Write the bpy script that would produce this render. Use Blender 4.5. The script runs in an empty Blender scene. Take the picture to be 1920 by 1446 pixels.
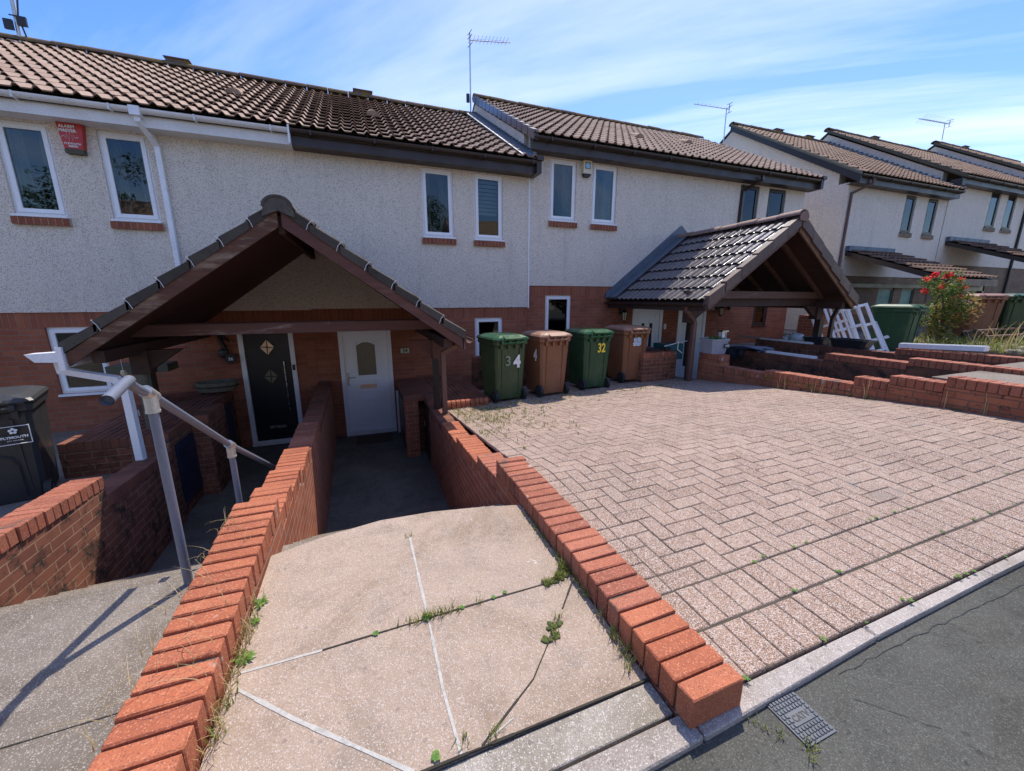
import bpy, math, random
from mathutils import Vector, Matrix
random.seed(7)
R = math.radians
S = bpy.context.scene
COL = S.collection

# ------------------------------------------------------------------ camera, sky, sun, exposure
cd = bpy.data.cameras.new("camera"); cam = bpy.data.objects.new("camera", cd); COL.objects.link(cam)
cd.sensor_width = 36; cd.lens = 731/1920*36; cd.clip_start = .05; cd.clip_end = 2000
cam.location = (0, 0, 0); cam.rotation_euler = (R(90-12.576), 0, R(-20.615))
S.camera = cam
SUN = Vector((.33, .42, 1.0)).normalized()
sun_el = math.asin(SUN.z); sun_az = math.atan2(SUN.x, SUN.y)     # azimuth clockwise from +Y
w = bpy.data.worlds.new("World"); S.world = w; w.use_nodes = True
nt = w.node_tree; bg = nt.nodes['Background']
sky = nt.nodes.new('ShaderNodeTexSky'); sky.sky_type = 'NISHITA'; sky.sun_disc = False
sky.sun_elevation = sun_el; sky.sun_rotation = sun_az; sky.air_density = 1.0; sky.dust_density = .6; sky.ozone_density = 1.3
tc = nt.nodes.new('ShaderNodeTexCoord')
sep = nt.nodes.new('ShaderNodeSeparateXYZ'); nt.links.new(tc.outputs['Generated'], sep.inputs[0])
mz = nt.nodes.new('ShaderNodeMath'); mz.operation = 'MAXIMUM'; mz.inputs[1].default_value = .06; nt.links.new(sep.outputs[2], mz.inputs[0])
az = nt.nodes.new('ShaderNodeMath'); az.operation = 'ADD'; az.inputs[1].default_value = .16; nt.links.new(mz.outputs[0], az.inputs[0])
dx = nt.nodes.new('ShaderNodeMath'); dx.operation = 'DIVIDE'; nt.links.new(sep.outputs[0], dx.inputs[0]); nt.links.new(az.outputs[0], dx.inputs[1])
dy = nt.nodes.new('ShaderNodeMath'); dy.operation = 'DIVIDE'; nt.links.new(sep.outputs[1], dy.inputs[0]); nt.links.new(az.outputs[0], dy.inputs[1])
cb = nt.nodes.new('ShaderNodeCombineXYZ'); nt.links.new(dx.outputs[0], cb.inputs[0]); nt.links.new(dy.outputs[0], cb.inputs[1])
mp0 = nt.nodes.new('ShaderNodeMapping'); mp0.inputs['Rotation'].default_value = (0, 0, R(42)); nt.links.new(cb.outputs[0], mp0.inputs[0])
mp = nt.nodes.new('ShaderNodeMapping'); mp.inputs['Scale'].default_value = (.34, 1.5, 1)
nt.links.new(mp0.outputs[0], mp.inputs[0])
n1 = nt.nodes.new('ShaderNodeTexNoise'); n1.inputs['Scale'].default_value = .9; n1.inputs['Detail'].default_value = 9; n1.inputs['Roughness'].default_value = .58; n1.inputs['Distortion'].default_value = .35
nt.links.new(mp.outputs[0], n1.inputs['Vector'])
r1 = nt.nodes.new('ShaderNodeValToRGB'); r1.color_ramp.elements[0].position = .45; r1.color_ramp.elements[1].position = .78
nt.links.new(n1.outputs['Fac'], r1.inputs[0])
# more cloud towards the right (+X) and low down
gx = nt.nodes.new('ShaderNodeMapRange'); gx.inputs[1].default_value = -.5; gx.inputs[2].default_value = .95; gx.inputs[3].default_value = .35; gx.inputs[4].default_value = .95
nt.links.new(sep.outputs[0], gx.inputs[0])
mm = nt.nodes.new('ShaderNodeMath'); mm.operation = 'MULTIPLY'; nt.links.new(r1.outputs[0], mm.inputs[0]); nt.links.new(gx.outputs[0], mm.inputs[1])
mx = nt.nodes.new('ShaderNodeMix'); mx.data_type = 'RGBA'
nt.links.new(mm.outputs[0], mx.inputs[0])
hs = nt.nodes.new('ShaderNodeHueSaturation'); hs.inputs['Hue'].default_value = .516; hs.inputs['Saturation'].default_value = 1.38; hs.inputs['Value'].default_value = 1.12
nt.links.new(sky.outputs[0], hs.inputs['Color'])
nt.links.new(hs.outputs[0], mx.inputs[6]); mx.inputs[7].default_value = (7.2, 7.3, 7.5, 1)
nt.links.new(mx.outputs[2], bg.inputs['Color']); bg.inputs['Strength'].default_value = .15
sd = bpy.data.lights.new("sun", 'SUN'); sd.energy = 3.7; sd.angle = R(.5); sd.color = (1, .93, .82)
so = bpy.data.objects.new("sun", sd); COL.objects.link(so); so.rotation_euler = SUN.to_track_quat('Z', 'Y').to_euler(); so.location = (5, 10, 20)
S.view_settings.view_transform = 'Standard'; S.view_settings.look = 'None'; S.view_settings.exposure = .56; S.view_settings.gamma = 1; S.view_settings.use_curve_mapping = False
S.cycles.max_bounces = 8; S.cycles.transparent_max_bounces = 12

# ------------------------------------------------------------------ materials
def newmat(name):
    m = bpy.data.materials.new(name); m.use_nodes = True
    return m, m.node_tree, m.node_tree.nodes['Principled BSDF']
def N(nt, t, **kw):
    n = nt.nodes.new(t)
    for k, v in kw.items():
        if k in n.inputs: n.inputs[k].default_value = v
        else: setattr(n, k, v)
    return n
def mixc(nt, fac, a, b, blend='MIX'):
    m = nt.nodes.new('ShaderNodeMix'); m.data_type = 'RGBA'; m.blend_type = blend
    for i, v in ((0, fac), (6, a), (7, b)):
        if hasattr(v, 'links'): nt.links.new(v, m.inputs[i])
        else: m.inputs[i].default_value = v if i == 0 else (*v, 1) if len(v) == 3 else v
    return m.outputs[2]
def ramp(nt, src, p0, p1, c0=(0,0,0,1), c1=(1,1,1,1)):
    r = nt.nodes.new('ShaderNodeValToRGB'); e = r.color_ramp.elements
    e[0].position = p0; e[1].position = p1; e[0].color = c0; e[1].color = c1
    nt.links.new(src, r.inputs[0]); return r.outputs[0]
def tex(nt, kind='Object'):
    return nt.nodes.new('ShaderNodeTexCoord').outputs[kind]
def noise(nt, co, sc, det=4, rough=.55, dist=0):
    n = N(nt, 'ShaderNodeTexNoise', Scale=sc, Detail=det, Roughness=rough, Distortion=dist); nt.links.new(co, n.inputs['Vector']); return n.outputs['Fac']
def bump(nt, p, h, st=.3, d=.01, prev=None):
    b = N(nt, 'ShaderNodeBump', Strength=st, Distance=d); nt.links.new(h, b.inputs['Height'])
    if prev: nt.links.new(prev, b.inputs['Normal'])
    nt.links.new(b.outputs[0], p.inputs['Normal']); return b.outputs[0]
def add(nt, a, b):
    m = nt.nodes.new('ShaderNodeMath'); m.operation = 'ADD'; nt.links.new(a, m.inputs[0])
    if hasattr(b, 'links'): nt.links.new(b, m.inputs[1])
    else: m.inputs[1].default_value = b
    return m.outputs[0]

def plain(name, c, rough=.5, metal=0, var=.25, sc=6, bmp=.1, spec=.5, c2=None, coat=0, fine=60):
    m, nt, p = newmat(name); co = tex(nt)
    d = c2 or tuple(x*(1-var) for x in c)
    f = ramp(nt, noise(nt, co, sc, 6, .6), .35, .68)
    col = mixc(nt, f, c, d)
    f2 = ramp(nt, noise(nt, co, fine, 2), .3, .75)
    col = mixc(nt, f2, col, tuple(min(1, x*1.12) for x in c))
    nt.links.new(col, p.inputs['Base Color'])
    rr = N(nt, 'ShaderNodeMapRange'); nt.links.new(f, rr.inputs[0]); rr.inputs[3].default_value = max(0, rough-.06); rr.inputs[4].default_value = min(1, rough+.1)
    nt.links.new(rr.outputs[0], p.inputs['Roughness'])
    p.inputs['Metallic'].default_value = metal; p.inputs['Specular IOR Level'].default_value = spec; p.inputs['Coat Weight'].default_value = coat
    if bmp: bump(nt, p, noise(nt, co, fine, 3), bmp, .004)
    return m

def brickmat(name, soldier=False, c1=(.44,.145,.075), c2=(.32,.10,.055), mortar=(.30,.22,.17), dirt=.0, green=0):
    m, nt, p = newmat(name); uv = tex(nt, 'UV'); ob = tex(nt)
    b = nt.nodes.new('ShaderNodeTexBrick'); nt.links.new(uv, b.inputs['Vector'])
    b.inputs['Scale'].default_value = 1; b.inputs['Mortar Size'].default_value = .0055; b.inputs['Mortar Smooth'].default_value = .25
    b.inputs['Color1'].default_value = (*c1, 1); b.inputs['Color2'].default_value = (*c2, 1); b.inputs['Mortar'].default_value = (*mortar, 1)
    if soldier: b.offset = 0; b.inputs['Brick Width'].default_value = .075; b.inputs['Row Height'].default_value = .45
    else: b.offset = .5; b.inputs['Brick Width'].default_value = .225; b.inputs['Row Height'].default_value = .075
    f = ramp(nt, noise(nt, ob, 2.2, 6, .65), .35, .7)
    col = mixc(nt, f, b.outputs['Color'], mixc(nt, 1.0, b.outputs['Color'], (.72,.66,.62), 'MULTIPLY'))
    f2 = ramp(nt, noise(nt, ob, 90, 2), .35, .8)
    g = N(nt, 'ShaderNodeMath', operation='MULTIPLY'); nt.links.new(f2, g.inputs[0]); g.inputs[1].default_value = .35
    col = mixc(nt, g.outputs[0], col, (.18,.09,.06))
    if dirt:
        d = ramp(nt, noise(nt, ob, 7.5, 10, .78, .1), .64-dirt*.22, .72-dirt*.16)
        col = mixc(nt, d, col, (.035,.03,.024))
    if green:
        d = ramp(nt, noise(nt, ob, 2.1, 8, .7, .4), .5, .75)
        col = mixc(nt, d, col, (.09,.10,.055))
    nt.links.new(col, p.inputs['Base Color']); p.inputs['Roughness'].default_value = .85; p.inputs['Specular IOR Level'].default_value = .25
    inv = N(nt, 'ShaderNodeMath', operation='SUBTRACT'); inv.inputs[0].default_value = 1; nt.links.new(b.outputs['Fac'], inv.inputs[1])
    n1 = bump(nt, p, inv.outputs[0], .8, .008)
    bump(nt, p, noise(nt, ob, 120, 3), .35, .004, n1)
    return m

def islandmat(name, c1, c2, c3, rough=.8, spk=None, spksc=160, dirt=0, dirtc=(.06,.05,.045), bm=.3, lichen=None, grime=None, lo=.3, hi=.7):
    """per-piece colour (random per island), speckle, dirt patches"""
    m, nt, p = newmat(name); ob = tex(nt)
    g = nt.nodes.new('ShaderNodeNewGeometry')
    r = nt.nodes.new('ShaderNodeValToRGB'); e = r.color_ramp.elements; e[0].color = (*c1,1); e[1].color = (*c3,1); k = e.new(.5); k.color = (*c2,1)
    nt.links.new(g.outputs['Random Per Island'], r.inputs[0]); col = r.outputs[0]
    f = ramp(nt, noise(nt, ob, .9, 8, .7, .6), .42, .66); col = mixc(nt, f, col, mixc(nt, 1.0, col, (.74,.72,.70), 'MULTIPLY'))
    f = ramp(nt, noise(nt, ob, 5, 6, .65), lo, hi)
    col = mixc(nt, f, col, mixc(nt, 1.0, col, (.78,.76,.76), 'MULTIPLY'))
    if spk:
        for sc, cc, a, b_ in spk:
            v = N(nt, 'ShaderNodeTexVoronoi', Scale=sc); nt.links.new(ob, v.inputs['Vector'])
            hv = N(nt, 'ShaderNodeSeparateColor'); nt.links.new(v.outputs['Color'], hv.inputs[0])
            col = mixc(nt, ramp(nt, hv.outputs[0], a, b_), col, cc)
    else:
        f2 = ramp(nt, noise(nt, ob, spksc, 2), .42, .72); h = N(nt, 'ShaderNodeMath', operation='MULTIPLY'); nt.links.new(f2, h.inputs[0]); h.inputs[1].default_value = .45
        col = mixc(nt, h.outputs[0], col, tuple(x*.45 for x in c2))
    if lichen:
        d = ramp(nt, noise(nt, ob, 7.5, 5, .6, .3), .64, .70); col = mixc(nt, d, col, lichen)
    if dirt:
        d = ramp(nt, noise(nt, ob, 2.6, 8, .72, .5), .70-dirt*.3, .80-dirt*.25); col = mixc(nt, d, col, dirtc)
    nt.links.new(col, p.inputs['Base Color']); p.inputs['Roughness'].default_value = rough; p.inputs['Specular IOR Level'].default_value = .3
    n1 = bump(nt, p, noise(nt, ob, 30, 4), bm*.6, .01)
    bump(nt, p, noise(nt, ob, 180, 2), bm, .004, n1)
    return m

def concrete(name, c, c2, stain=(.3,.27,.24), splash=0, speck=(.12,.1,.09), wht=(.7,.66,.62), sp=.5):
    m, nt, p = newmat(name); ob = tex(nt)
    f = ramp(nt, noise(nt, ob, 1.6, 8, .62), .35, .68); col = mixc(nt, f, c, c2)
    f = ramp(nt, noise(nt, ob, 1.3, 10, .78, .6), .46, .60); col = mixc(nt, f, col, mixc(nt, 1.0, col, (.72,.69,.64), 'MULTIPLY'))
    f = ramp(nt, noise(nt, ob, 5.5, 8, .7), .52, .76); q = N(nt, 'ShaderNodeMath', operation='MULTIPLY'); nt.links.new(f, q.inputs[0]); q.inputs[1].default_value = .7
    col = mixc(nt, q.outputs[0], col, stain)
    for sc, cc, a in ((430, speck, .80), (330, wht, .86), (75, speck, .975)):
        v = N(nt, 'ShaderNodeTexVoronoi', Scale=sc); nt.links.new(ob, v.inputs['Vector'])
        hv = N(nt, 'ShaderNodeSeparateColor'); nt.links.new(v.outputs['Color'], hv.inputs[0])
        q = N(nt, 'ShaderNodeMath', operation='MULTIPLY'); nt.links.new(ramp(nt, hv.outputs[1], a, a+.06), q.inputs[0]); q.inputs[1].default_value = sp
        col = mixc(nt, q.outputs[0], col, cc)
    if splash:
        v = N(nt, 'ShaderNodeTexVoronoi', Scale=5.0)
        wv = N(nt, 'ShaderNodeTexNoise', Scale=38.0, Detail=6); nt.links.new(ob, wv.inputs['Vector'])
        vm = N(nt, 'ShaderNodeVectorMath', operation='SCALE'); vm.inputs['Scale'].default_value = .16; nt.links.new(wv.outputs['Color'], vm.inputs[0])
        va = N(nt, 'ShaderNodeVectorMath', operation='ADD'); nt.links.new(ob, va.inputs[0]); nt.links.new(vm.outputs[0], va.inputs[1])
        nt.links.new(va.outputs[0], v.inputs['Vector'])
        hv = N(nt, 'ShaderNodeSeparateColor'); nt.links.new(v.outputs['Color'], hv.inputs[0])
        rad = N(nt, 'ShaderNodeMapRange'); nt.links.new(hv.outputs[0], rad.inputs[0]); rad.inputs[1].default_value = .35; rad.inputs[3].default_value = 0.0; rad.inputs[4].default_value = .12
        lt = N(nt, 'ShaderNodeMath', operation='SUBTRACT'); nt.links.new(rad.outputs[0], lt.inputs[0]); nt.links.new(v.outputs['Distance'], lt.inputs[1])
        q = N(nt, 'ShaderNodeMath', operation='MULTIPLY'); nt.links.new(ramp(nt, lt.outputs[0], .0, .09), q.inputs[0]); q.inputs[1].default_value = splash
        col = mixc(nt, q.outputs[0], col, (.78,.76,.74))
        v = N(nt, 'ShaderNodeTexVoronoi', Scale=8.5); nt.links.new(va.outputs[0], v.inputs['Vector'])
        hv = N(nt, 'ShaderNodeSeparateColor'); nt.links.new(v.outputs['Color'], hv.inputs[0])
        rad = N(nt, 'ShaderNodeMapRange'); nt.links.new(hv.outputs[2], rad.inputs[0]); rad.inputs[1].default_value = .45; rad.inputs[3].default_value = 0.0; rad.inputs[4].default_value = .10
        lt = N(nt, 'ShaderNodeMath', operation='SUBTRACT'); nt.links.new(rad.outputs[0], lt.inputs[0]); nt.links.new(v.outputs['Distance'], lt.inputs[1])
        q = N(nt, 'ShaderNodeMath', operation='MULTIPLY'); nt.links.new(ramp(nt, lt.outputs[0], .0, .03), q.inputs[0]); q.inputs[1].default_value = .55
        col = mixc(nt, q.outputs[0], col, (.11,.09,.075))
    nt.links.new(col, p.inputs['Base Color']); p.inputs['Roughness'].default_value = .9; p.inputs['Specular IOR Level'].default_value = .2
    n1 = bump(nt, p, noise(nt, ob, 14, 6), .25, .02); bump(nt, p, noise(nt, ob, 130, 3), .5, .005, n1)
    return m

def pebbledash(name, c=(.85,.76,.65)):
    m, nt, p = newmat(name); ob = tex(nt)
    f = ramp(nt, noise(nt, ob, .9, 6, .6), .3, .72); col = mixc(nt, f, c, tuple(x*.88 for x in c))
    # weather streaks running down
    mpn = N(nt, 'ShaderNodeMapping'); mpn.inputs['Scale'].default_value = (3.5, 3.5, .35); nt.links.new(ob, mpn.inputs[0])
    s = ramp(nt, noise(nt, mpn.outputs[0], 1.4, 6, .65), .54, .80); q = N(nt, 'ShaderNodeMath', operation='MULTIPLY'); nt.links.new(s, q.inputs[0]); q.inputs[1].default_value = .5
    col = mixc(nt, q.outputs[0], col, (.42,.37,.31))
    for sc, cc, a, amt in ((120, (.20,.15,.11), .86, .7), (170, (.28,.22,.17), .82, .6), (150, (.84,.80,.75), .74, .5), (80, (.16,.12,.09), .955, .75)):
        v = N(nt, 'ShaderNodeTexVoronoi', Scale=sc); nt.links.new(ob, v.inputs['Vector'])
        hv = N(nt, 'ShaderNodeSeparateColor'); nt.links.new(v.outputs['Color'], hv.inputs[0])
        q = N(nt, 'ShaderNodeMath', operation='MULTIPLY'); nt.links.new(ramp(nt, hv.outputs[1], a, a+.05), q.inputs[0]); q.inputs[1].default_value = amt
        col = mixc(nt, q.outputs[0], col, cc)
    nt.links.new(col, p.inputs['Base Color']); p.inputs['Roughness'].default_value = .95; p.inputs['Specular IOR Level'].default_value = .15
    v = N(nt, 'ShaderNodeTexVoronoi', Scale=110); nt.links.new(ob, v.inputs['Vector'])
    bump(nt, p, v.outputs['Distance'], .7, .008)
    return m

def woodmat(name, c1, c2, c3, rough=.7, sc=(3,3,3), axis=0, lo=.35, hi=.75):
    m, nt, p = newmat(name); ob = tex(nt)
    mpn = N(nt, 'ShaderNodeMapping'); s = [22,22,22]; s[axis] = 1.2; mpn.inputs['Scale'].default_value = s; nt.links.new(ob, mpn.inputs[0])
    f = noise(nt, mpn.outputs[0], 1.6, 6, .6); col = mixc(nt, ramp(nt, f, .3, .7), c1, c2)
    mp2 = N(nt, 'ShaderNodeMapping'); s = [6,6,6]; s[axis] = 1.0; mp2.inputs['Scale'].default_value = s; nt.links.new(ob, mp2.inputs[0])
    col = mixc(nt, ramp(nt, noise(nt, mp2.outputs[0], 1.1, 6, .7, .5), lo, hi), col, c3)
    nt.links.new(col, p.inputs['Base Color']); p.inputs['Roughness'].default_value = rough
    bump(nt, p, f, .3, .004)
    return m

def glassmat():
    m = bpy.data.materials.new('window_glass'); m.use_nodes = True; nt = m.node_tree; nt.nodes.clear()
    o = nt.nodes.new('ShaderNodeOutputMaterial'); t = nt.nodes.new('ShaderNodeBsdfTransparent'); t.inputs[0].default_value = (.66,.72,.70,1)
    g = nt.nodes.new('ShaderNodeBsdfGlossy'); g.inputs['Roughness'].default_value = .015; g.inputs[0].default_value = (.95,.97,1,1)
    fr = nt.nodes.new('ShaderNodeFresnel'); fr.inputs[0].default_value = 1.55
    mxs = nt.nodes.new('ShaderNodeMixShader'); nt.links.new(fr.outputs[0], mxs.inputs[0]); nt.links.new(t.outputs[0], mxs.inputs[1]); nt.links.new(g.outputs[0], mxs.inputs[2])
    nb = N(nt, 'ShaderNodeBump', Strength=.06, Distance=.02); nn = N(nt, 'ShaderNodeTexNoise', Scale=2.2); nt.links.new(tex(nt), nn.inputs['Vector']); nt.links.new(nn.outputs['Fac'], nb.inputs['Height']); nt.links.new(nb.outputs[0], g.inputs['Normal'])
    nt.links.new(mxs.outputs[0], o.inputs[0]); return m

M = {}
M['brick'] = brickmat('house_brick')
M['brick_dark'] = brickmat('garden_brick_stained', c1=(.30,.115,.07), c2=(.20,.075,.05), mortar=(.40,.25,.16), dirt=.62)
M['brick_path'] = brickmat('garden_brick', c1=(.44,.135,.065), c2=(.34,.10,.05), mortar=(.46,.33,.24), dirt=.12)
M['brick_old'] = brickmat('drive_wall_brick', c1=(.48,.165,.085), c2=(.36,.12,.065), mortar=(.18,.12,.085), dirt=.40)
M['brick_black'] = brickmat('garden_brick_blackened', c1=(.24,.10,.06), c2=(.17,.07,.045), mortar=(.16,.11,.08), dirt=.75)
M['brick_soldier'] = brickmat('soldier_brick', soldier=True)
M['brick_buff'] = brickmat('buff_brick', c1=(.26,.19,.13), c2=(.20,.145,.10), mortar=(.22,.19,.15))
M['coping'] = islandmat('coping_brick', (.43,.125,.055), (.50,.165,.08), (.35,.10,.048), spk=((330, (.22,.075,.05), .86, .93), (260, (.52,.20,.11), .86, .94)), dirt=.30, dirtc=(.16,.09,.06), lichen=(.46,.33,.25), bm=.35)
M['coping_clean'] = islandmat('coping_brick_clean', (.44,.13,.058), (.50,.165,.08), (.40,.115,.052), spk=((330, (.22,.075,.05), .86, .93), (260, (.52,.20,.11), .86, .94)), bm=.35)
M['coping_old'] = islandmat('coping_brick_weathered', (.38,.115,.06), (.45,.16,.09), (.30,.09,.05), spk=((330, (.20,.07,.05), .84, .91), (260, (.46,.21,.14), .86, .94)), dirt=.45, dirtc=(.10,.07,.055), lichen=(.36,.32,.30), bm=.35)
M['coping_dark'] = islandmat('coping_brick_dark', (.25,.095,.06), (.30,.12,.075), (.20,.08,.055), spksc=190, dirt=.5, bm=.35)  # darker coping bricks for the far runs and the store tops
M['sillbrick'] = islandmat('sill_brick', (.33,.10,.055), (.38,.125,.07), (.28,.085,.05), spksc=120)
M['sillbuff'] = islandmat('sill_brick_buff', (.30,.21,.14), (.33,.23,.16), (.27,.19,.13), spksc=120)
M['mortar'] = plain('mortar', (.26,.20,.16), .95, sc=9, var=.5, bmp=.4)
M['mortar_pale'] = plain('pale_mortar', (.42,.33,.25), .95, sc=9, var=.4, bmp=.3)
M['mortar_dark'] = plain('mossy_mortar', (.10,.075,.055), .95, sc=9, var=.4, bmp=.4, c2=(.07,.08,.035))
M['dash'] = pebbledash('pebbledash')
M['dash_old'] = pebbledash('pebbledash_grey', (.80,.70,.58))
M['tile'] = islandmat('roof_tile', (.42,.295,.225), (.48,.345,.265), (.36,.25,.19), spksc=70, dirt=.08, dirtc=(.12,.09,.06), rough=.8)
M['tile_c'] = islandmat('roof_tile_tan', (.36,.235,.16), (.42,.28,.19), (.31,.20,.135), spksc=70, dirt=.1, dirtc=(.12,.10,.07), rough=.8)
M['tile_dark'] = islandmat('roof_tile_charcoal', (.10,.078,.075), (.115,.09,.086), (.085,.066,.063), spksc=80, rough=.30, bm=.05)
M['tile_dark'].node_tree.nodes['Principled BSDF'].inputs['Specular IOR Level'].default_value = .9
M['tile_lean'] = islandmat('lean_to_tile', (.20,.12,.085), (.25,.155,.11), (.15,.10,.07), spksc=60, dirt=.45, dirtc=(.06,.055,.04), rough=.85)  # mossy tile, darkened overall to include the shadow the house casts
M['tile_moss'] = islandmat('porch_tile_mossy', (.09,.08,.07), (.12,.105,.088), (.07,.062,.055), spksc=60, dirt=.5, dirtc=(.035,.035,.022), rough=.9, bm=.6)
M['ridge'] = islandmat('ridge_tile', (.17,.12,.085), (.20,.14,.10), (.14,.10,.07), spksc=40, dirt=.75, dirtc=(.20,.13,.035), rough=.9, bm=.8)
M['ridge_clay'] = islandmat('ridge_tile_clay', (.30,.19,.15), (.34,.22,.175), (.27,.17,.14), spksc=60, rough=.7)
M['cap_brown'] = islandmat('brown_verge_cap', (.15,.095,.08), (.17,.11,.09), (.135,.085,.07), spksc=80, rough=.5, bm=.05)
M['grey_mortar'] = plain('grey_weathered_mortar', (.10,.09,.075), .95, sc=18, var=.5, bmp=.7)
M['lead'] = plain('lead_flashing', (.12,.15,.19), .55, metal=.2, sc=4, var=.4)
M['white'] = plain('white_upvc', (.80,.81,.84), .32, sc=2.5, var=.06, bmp=0, c2=(.72,.72,.73))
M['white_dirty'] = plain('white_upvc_weathered', (.74,.73,.73), .4, sc=3, var=.15, bmp=0, c2=(.58,.55,.50))
M['brown'] = plain('brown_upvc', (.040,.026,.022), .38, sc=3, var=.3, bmp=0)
M['brown_pipe'] = plain('brown_downpipe', (.13,.065,.05), .5, sc=3, var=.3, bmp=0)
M['black'] = plain('black_frame', (.018,.016,.016), .4, sc=3, var=.2, bmp=0)
M['doorblack'] = plain('black_composite_door', (.014,.015,.019), .35, sc=30, var=.2, bmp=.15, fine=200)
M['doorwhite'] = plain('white_door', (.84,.85,.87), .38, sc=3, var=.05, bmp=0)
M['chrome'] = plain('brushed_metal', (.62,.62,.62), .25, metal=1, sc=8, var=.1, bmp=0)
M['gold'] = plain('brass', (.75,.55,.38), .35, metal=.6, sc=8, var=.1, bmp=0)
M['galv'] = plain('galvanised_fitting', (.60,.58,.53), .42, metal=.75, sc=22, var=.45, bmp=.1, c2=(.42,.44,.42))
M['rail'] = plain('grey_painted_tube', (.17,.185,.225), .36, metal=.1, sc=7, var=.12, bmp=.03, fine=90)
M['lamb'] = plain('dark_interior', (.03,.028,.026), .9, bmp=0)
M['curtain'] = plain('curtain_cloth', (.34,.31,.27), .9, sc=3, var=.3, bmp=0)
M['blind'] = plain('window_blind', (.62,.61,.58), .8, sc=3, var=.3, bmp=0)
M['obscure'] = plain('patterned_glass', (.20,.17,.12), .22, sc=45, var=.6, bmp=.5, fine=110)
M['glass'] = glassmat()
M['barge'] = woodmat('weathered_barge_board', (.13,.05,.025), (.075,.032,.02), (.30,.22,.15), lo=.52, hi=.66, axis=0)
M['bargered'] = woodmat('painted_barge_board', (.125,.048,.033), (.085,.033,.024), (.20,.10,.07), lo=.55, hi=.8)
M['beam'] = woodmat('red_stained_beam', (.16,.068,.052), (.10,.043,.034), (.38,.30,.26), lo=.56, hi=.70)
M['beamdark'] = woodmat('brown_stained_timber', (.045,.02,.014), (.03,.014,.010), (.07,.03,.02), axis=1)  # brown stain, darkened further to stand in for deep porch shade
M['soffit'] = woodmat('porch_soffit_boards', (.085,.028,.018), (.05,.018,.012), (.07,.025,.016), axis=1)  # board colour deepened so the porch underside carries its shade
M['beambrown'] = woodmat('weathered_brown_beam', (.13,.065,.045), (.09,.045,.03), (.22,.15,.11), lo=.55, hi=.75)
M['bareboard'] = woodmat('bare_timber', (.26,.15,.08), (.20,.11,.06), (.12,.065,.04), axis=2)
M['oldwood'] = woodmat('grey_old_wood', (.10,.085,.06), (.06,.052,.038), (.07,.08,.045))
M['slab_pink'] = concrete('pink_concrete', (.40,.30,.225), (.33,.25,.19), stain=(.23,.19,.15), splash=.7, sp=.38)
M['slab_grey'] = concrete('grey_concrete', (.245,.205,.165), (.175,.148,.12), stain=(.12,.10,.08), splash=.5, sp=.38)
M['path_dark'] = concrete('shade_toned_path_concrete', (.15,.14,.125), (.10,.095,.085), stain=(.06,.06,.05), splash=.15, sp=.25)  # albedo lowered to put the paths' shadow into the concrete colour
M['kerb'] = concrete('kerb_concrete', (.42,.37,.33), (.34,.30,.27), stain=(.20,.17,.15))
M['pale_conc'] = concrete('pale_cement_band', (.40,.36,.30), (.31,.275,.23), stain=(.14,.13,.11), splash=.4)
M['asphalt'] = concrete('asphalt', (.098,.096,.082), (.07,.069,.06), stain=(.055,.055,.05), speck=(.03,.03,.03), wht=(.17,.18,.155), sp=.6)
M['soil'] = plain('soil', (.09,.07,.05), .95, bmp=.5)
M['sand'] = plain('jointing_sand', (.065,.048,.036), .95, bmp=.4, sc=12, var=.5, c2=(.075,.075,.04))
M['paver'] = islandmat('block_paver', (.30,.19,.125), (.35,.235,.165), (.25,.15,.095), rough=.85, bm=.5, dirt=.25, dirtc=(.24,.205,.17),
    spk=((330, (.50,.41,.36), .74, .79), (260, (.12,.085,.07), .85, .90), (380, (.58,.53,.49), .91, .95)))
M['gulley'] = plain('dark_plastic_cover', (.075,.085,.10), .5, sc=12, var=.35, bmp=.1)
M['binblack'] = plain('black_bin_plastic', (.030,.032,.033), .42, sc=5, var=.25, bmp=.05)
def scuff(m):
    nt = m.node_tree; p = nt.nodes['Principled BSDF']; l = p.inputs['Base Color'].links[0].from_socket; ob = tex(nt)
    mpn = N(nt, 'ShaderNodeMapping'); mpn.inputs['Scale'].default_value = (9, 9, 1.6); nt.links.new(ob, mpn.inputs[0])
    f = ramp(nt, noise(nt, mpn.outputs[0], 1.5, 10, .78, .3), .52, .80); q = N(nt, 'ShaderNodeMath', operation='MULTIPLY'); nt.links.new(f, q.inputs[0]); q.inputs[1].default_value = .45
    nt.links.new(mixc(nt, q.outputs[0], l, (.24,.22,.18)), p.inputs['Base Color'])
M['bingreen'] = plain('green_bin_plastic', (.036,.066,.022), .42, sc=4, var=.2, bmp=.05)
M['lidgreen'] = plain('bright_green_lid_plastic', (.018,.09,.03), .22, sc=4, var=.25, bmp=.05)
M['bingreen2'] = plain('emerald_bin_plastic', (.016,.065,.024), .42, sc=4, var=.2, bmp=.05)
M['binbrown'] = plain('brown_bin_plastic', (.22,.09,.040), .5, sc=4, var=.2, bmp=.05)
M['lidbrown'] = plain('dusty_brown_lid_plastic', (.27,.13,.08), .42, sc=4, var=.25, bmp=.05)
for k_ in ('bingreen','bingreen2','binbrown','lidbrown','lidgreen'): scuff(M[k_])
M['rubber'] = plain('rubber', (.02,.02,.02), .7, bmp=0)
M['paintw'] = plain('white_paint', (.80,.80,.80), .6, sc=14, var=.3, bmp=0)
M['greypaint'] = plain('faint_grey_paint', (.20,.27,.19), .6, sc=14, var=.3, bmp=0)
M['painty'] = plain('yellow_vinyl', (.85,.62,.06), .5, var=.1, bmp=0)
M['paintb'] = plain('blue_vinyl', (.30,.55,.80), .5, var=.1, bmp=0)
M['red'] = plain('red_box_plastic', (.50,.035,.03), .4, sc=7, var=.3, bmp=0)
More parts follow.
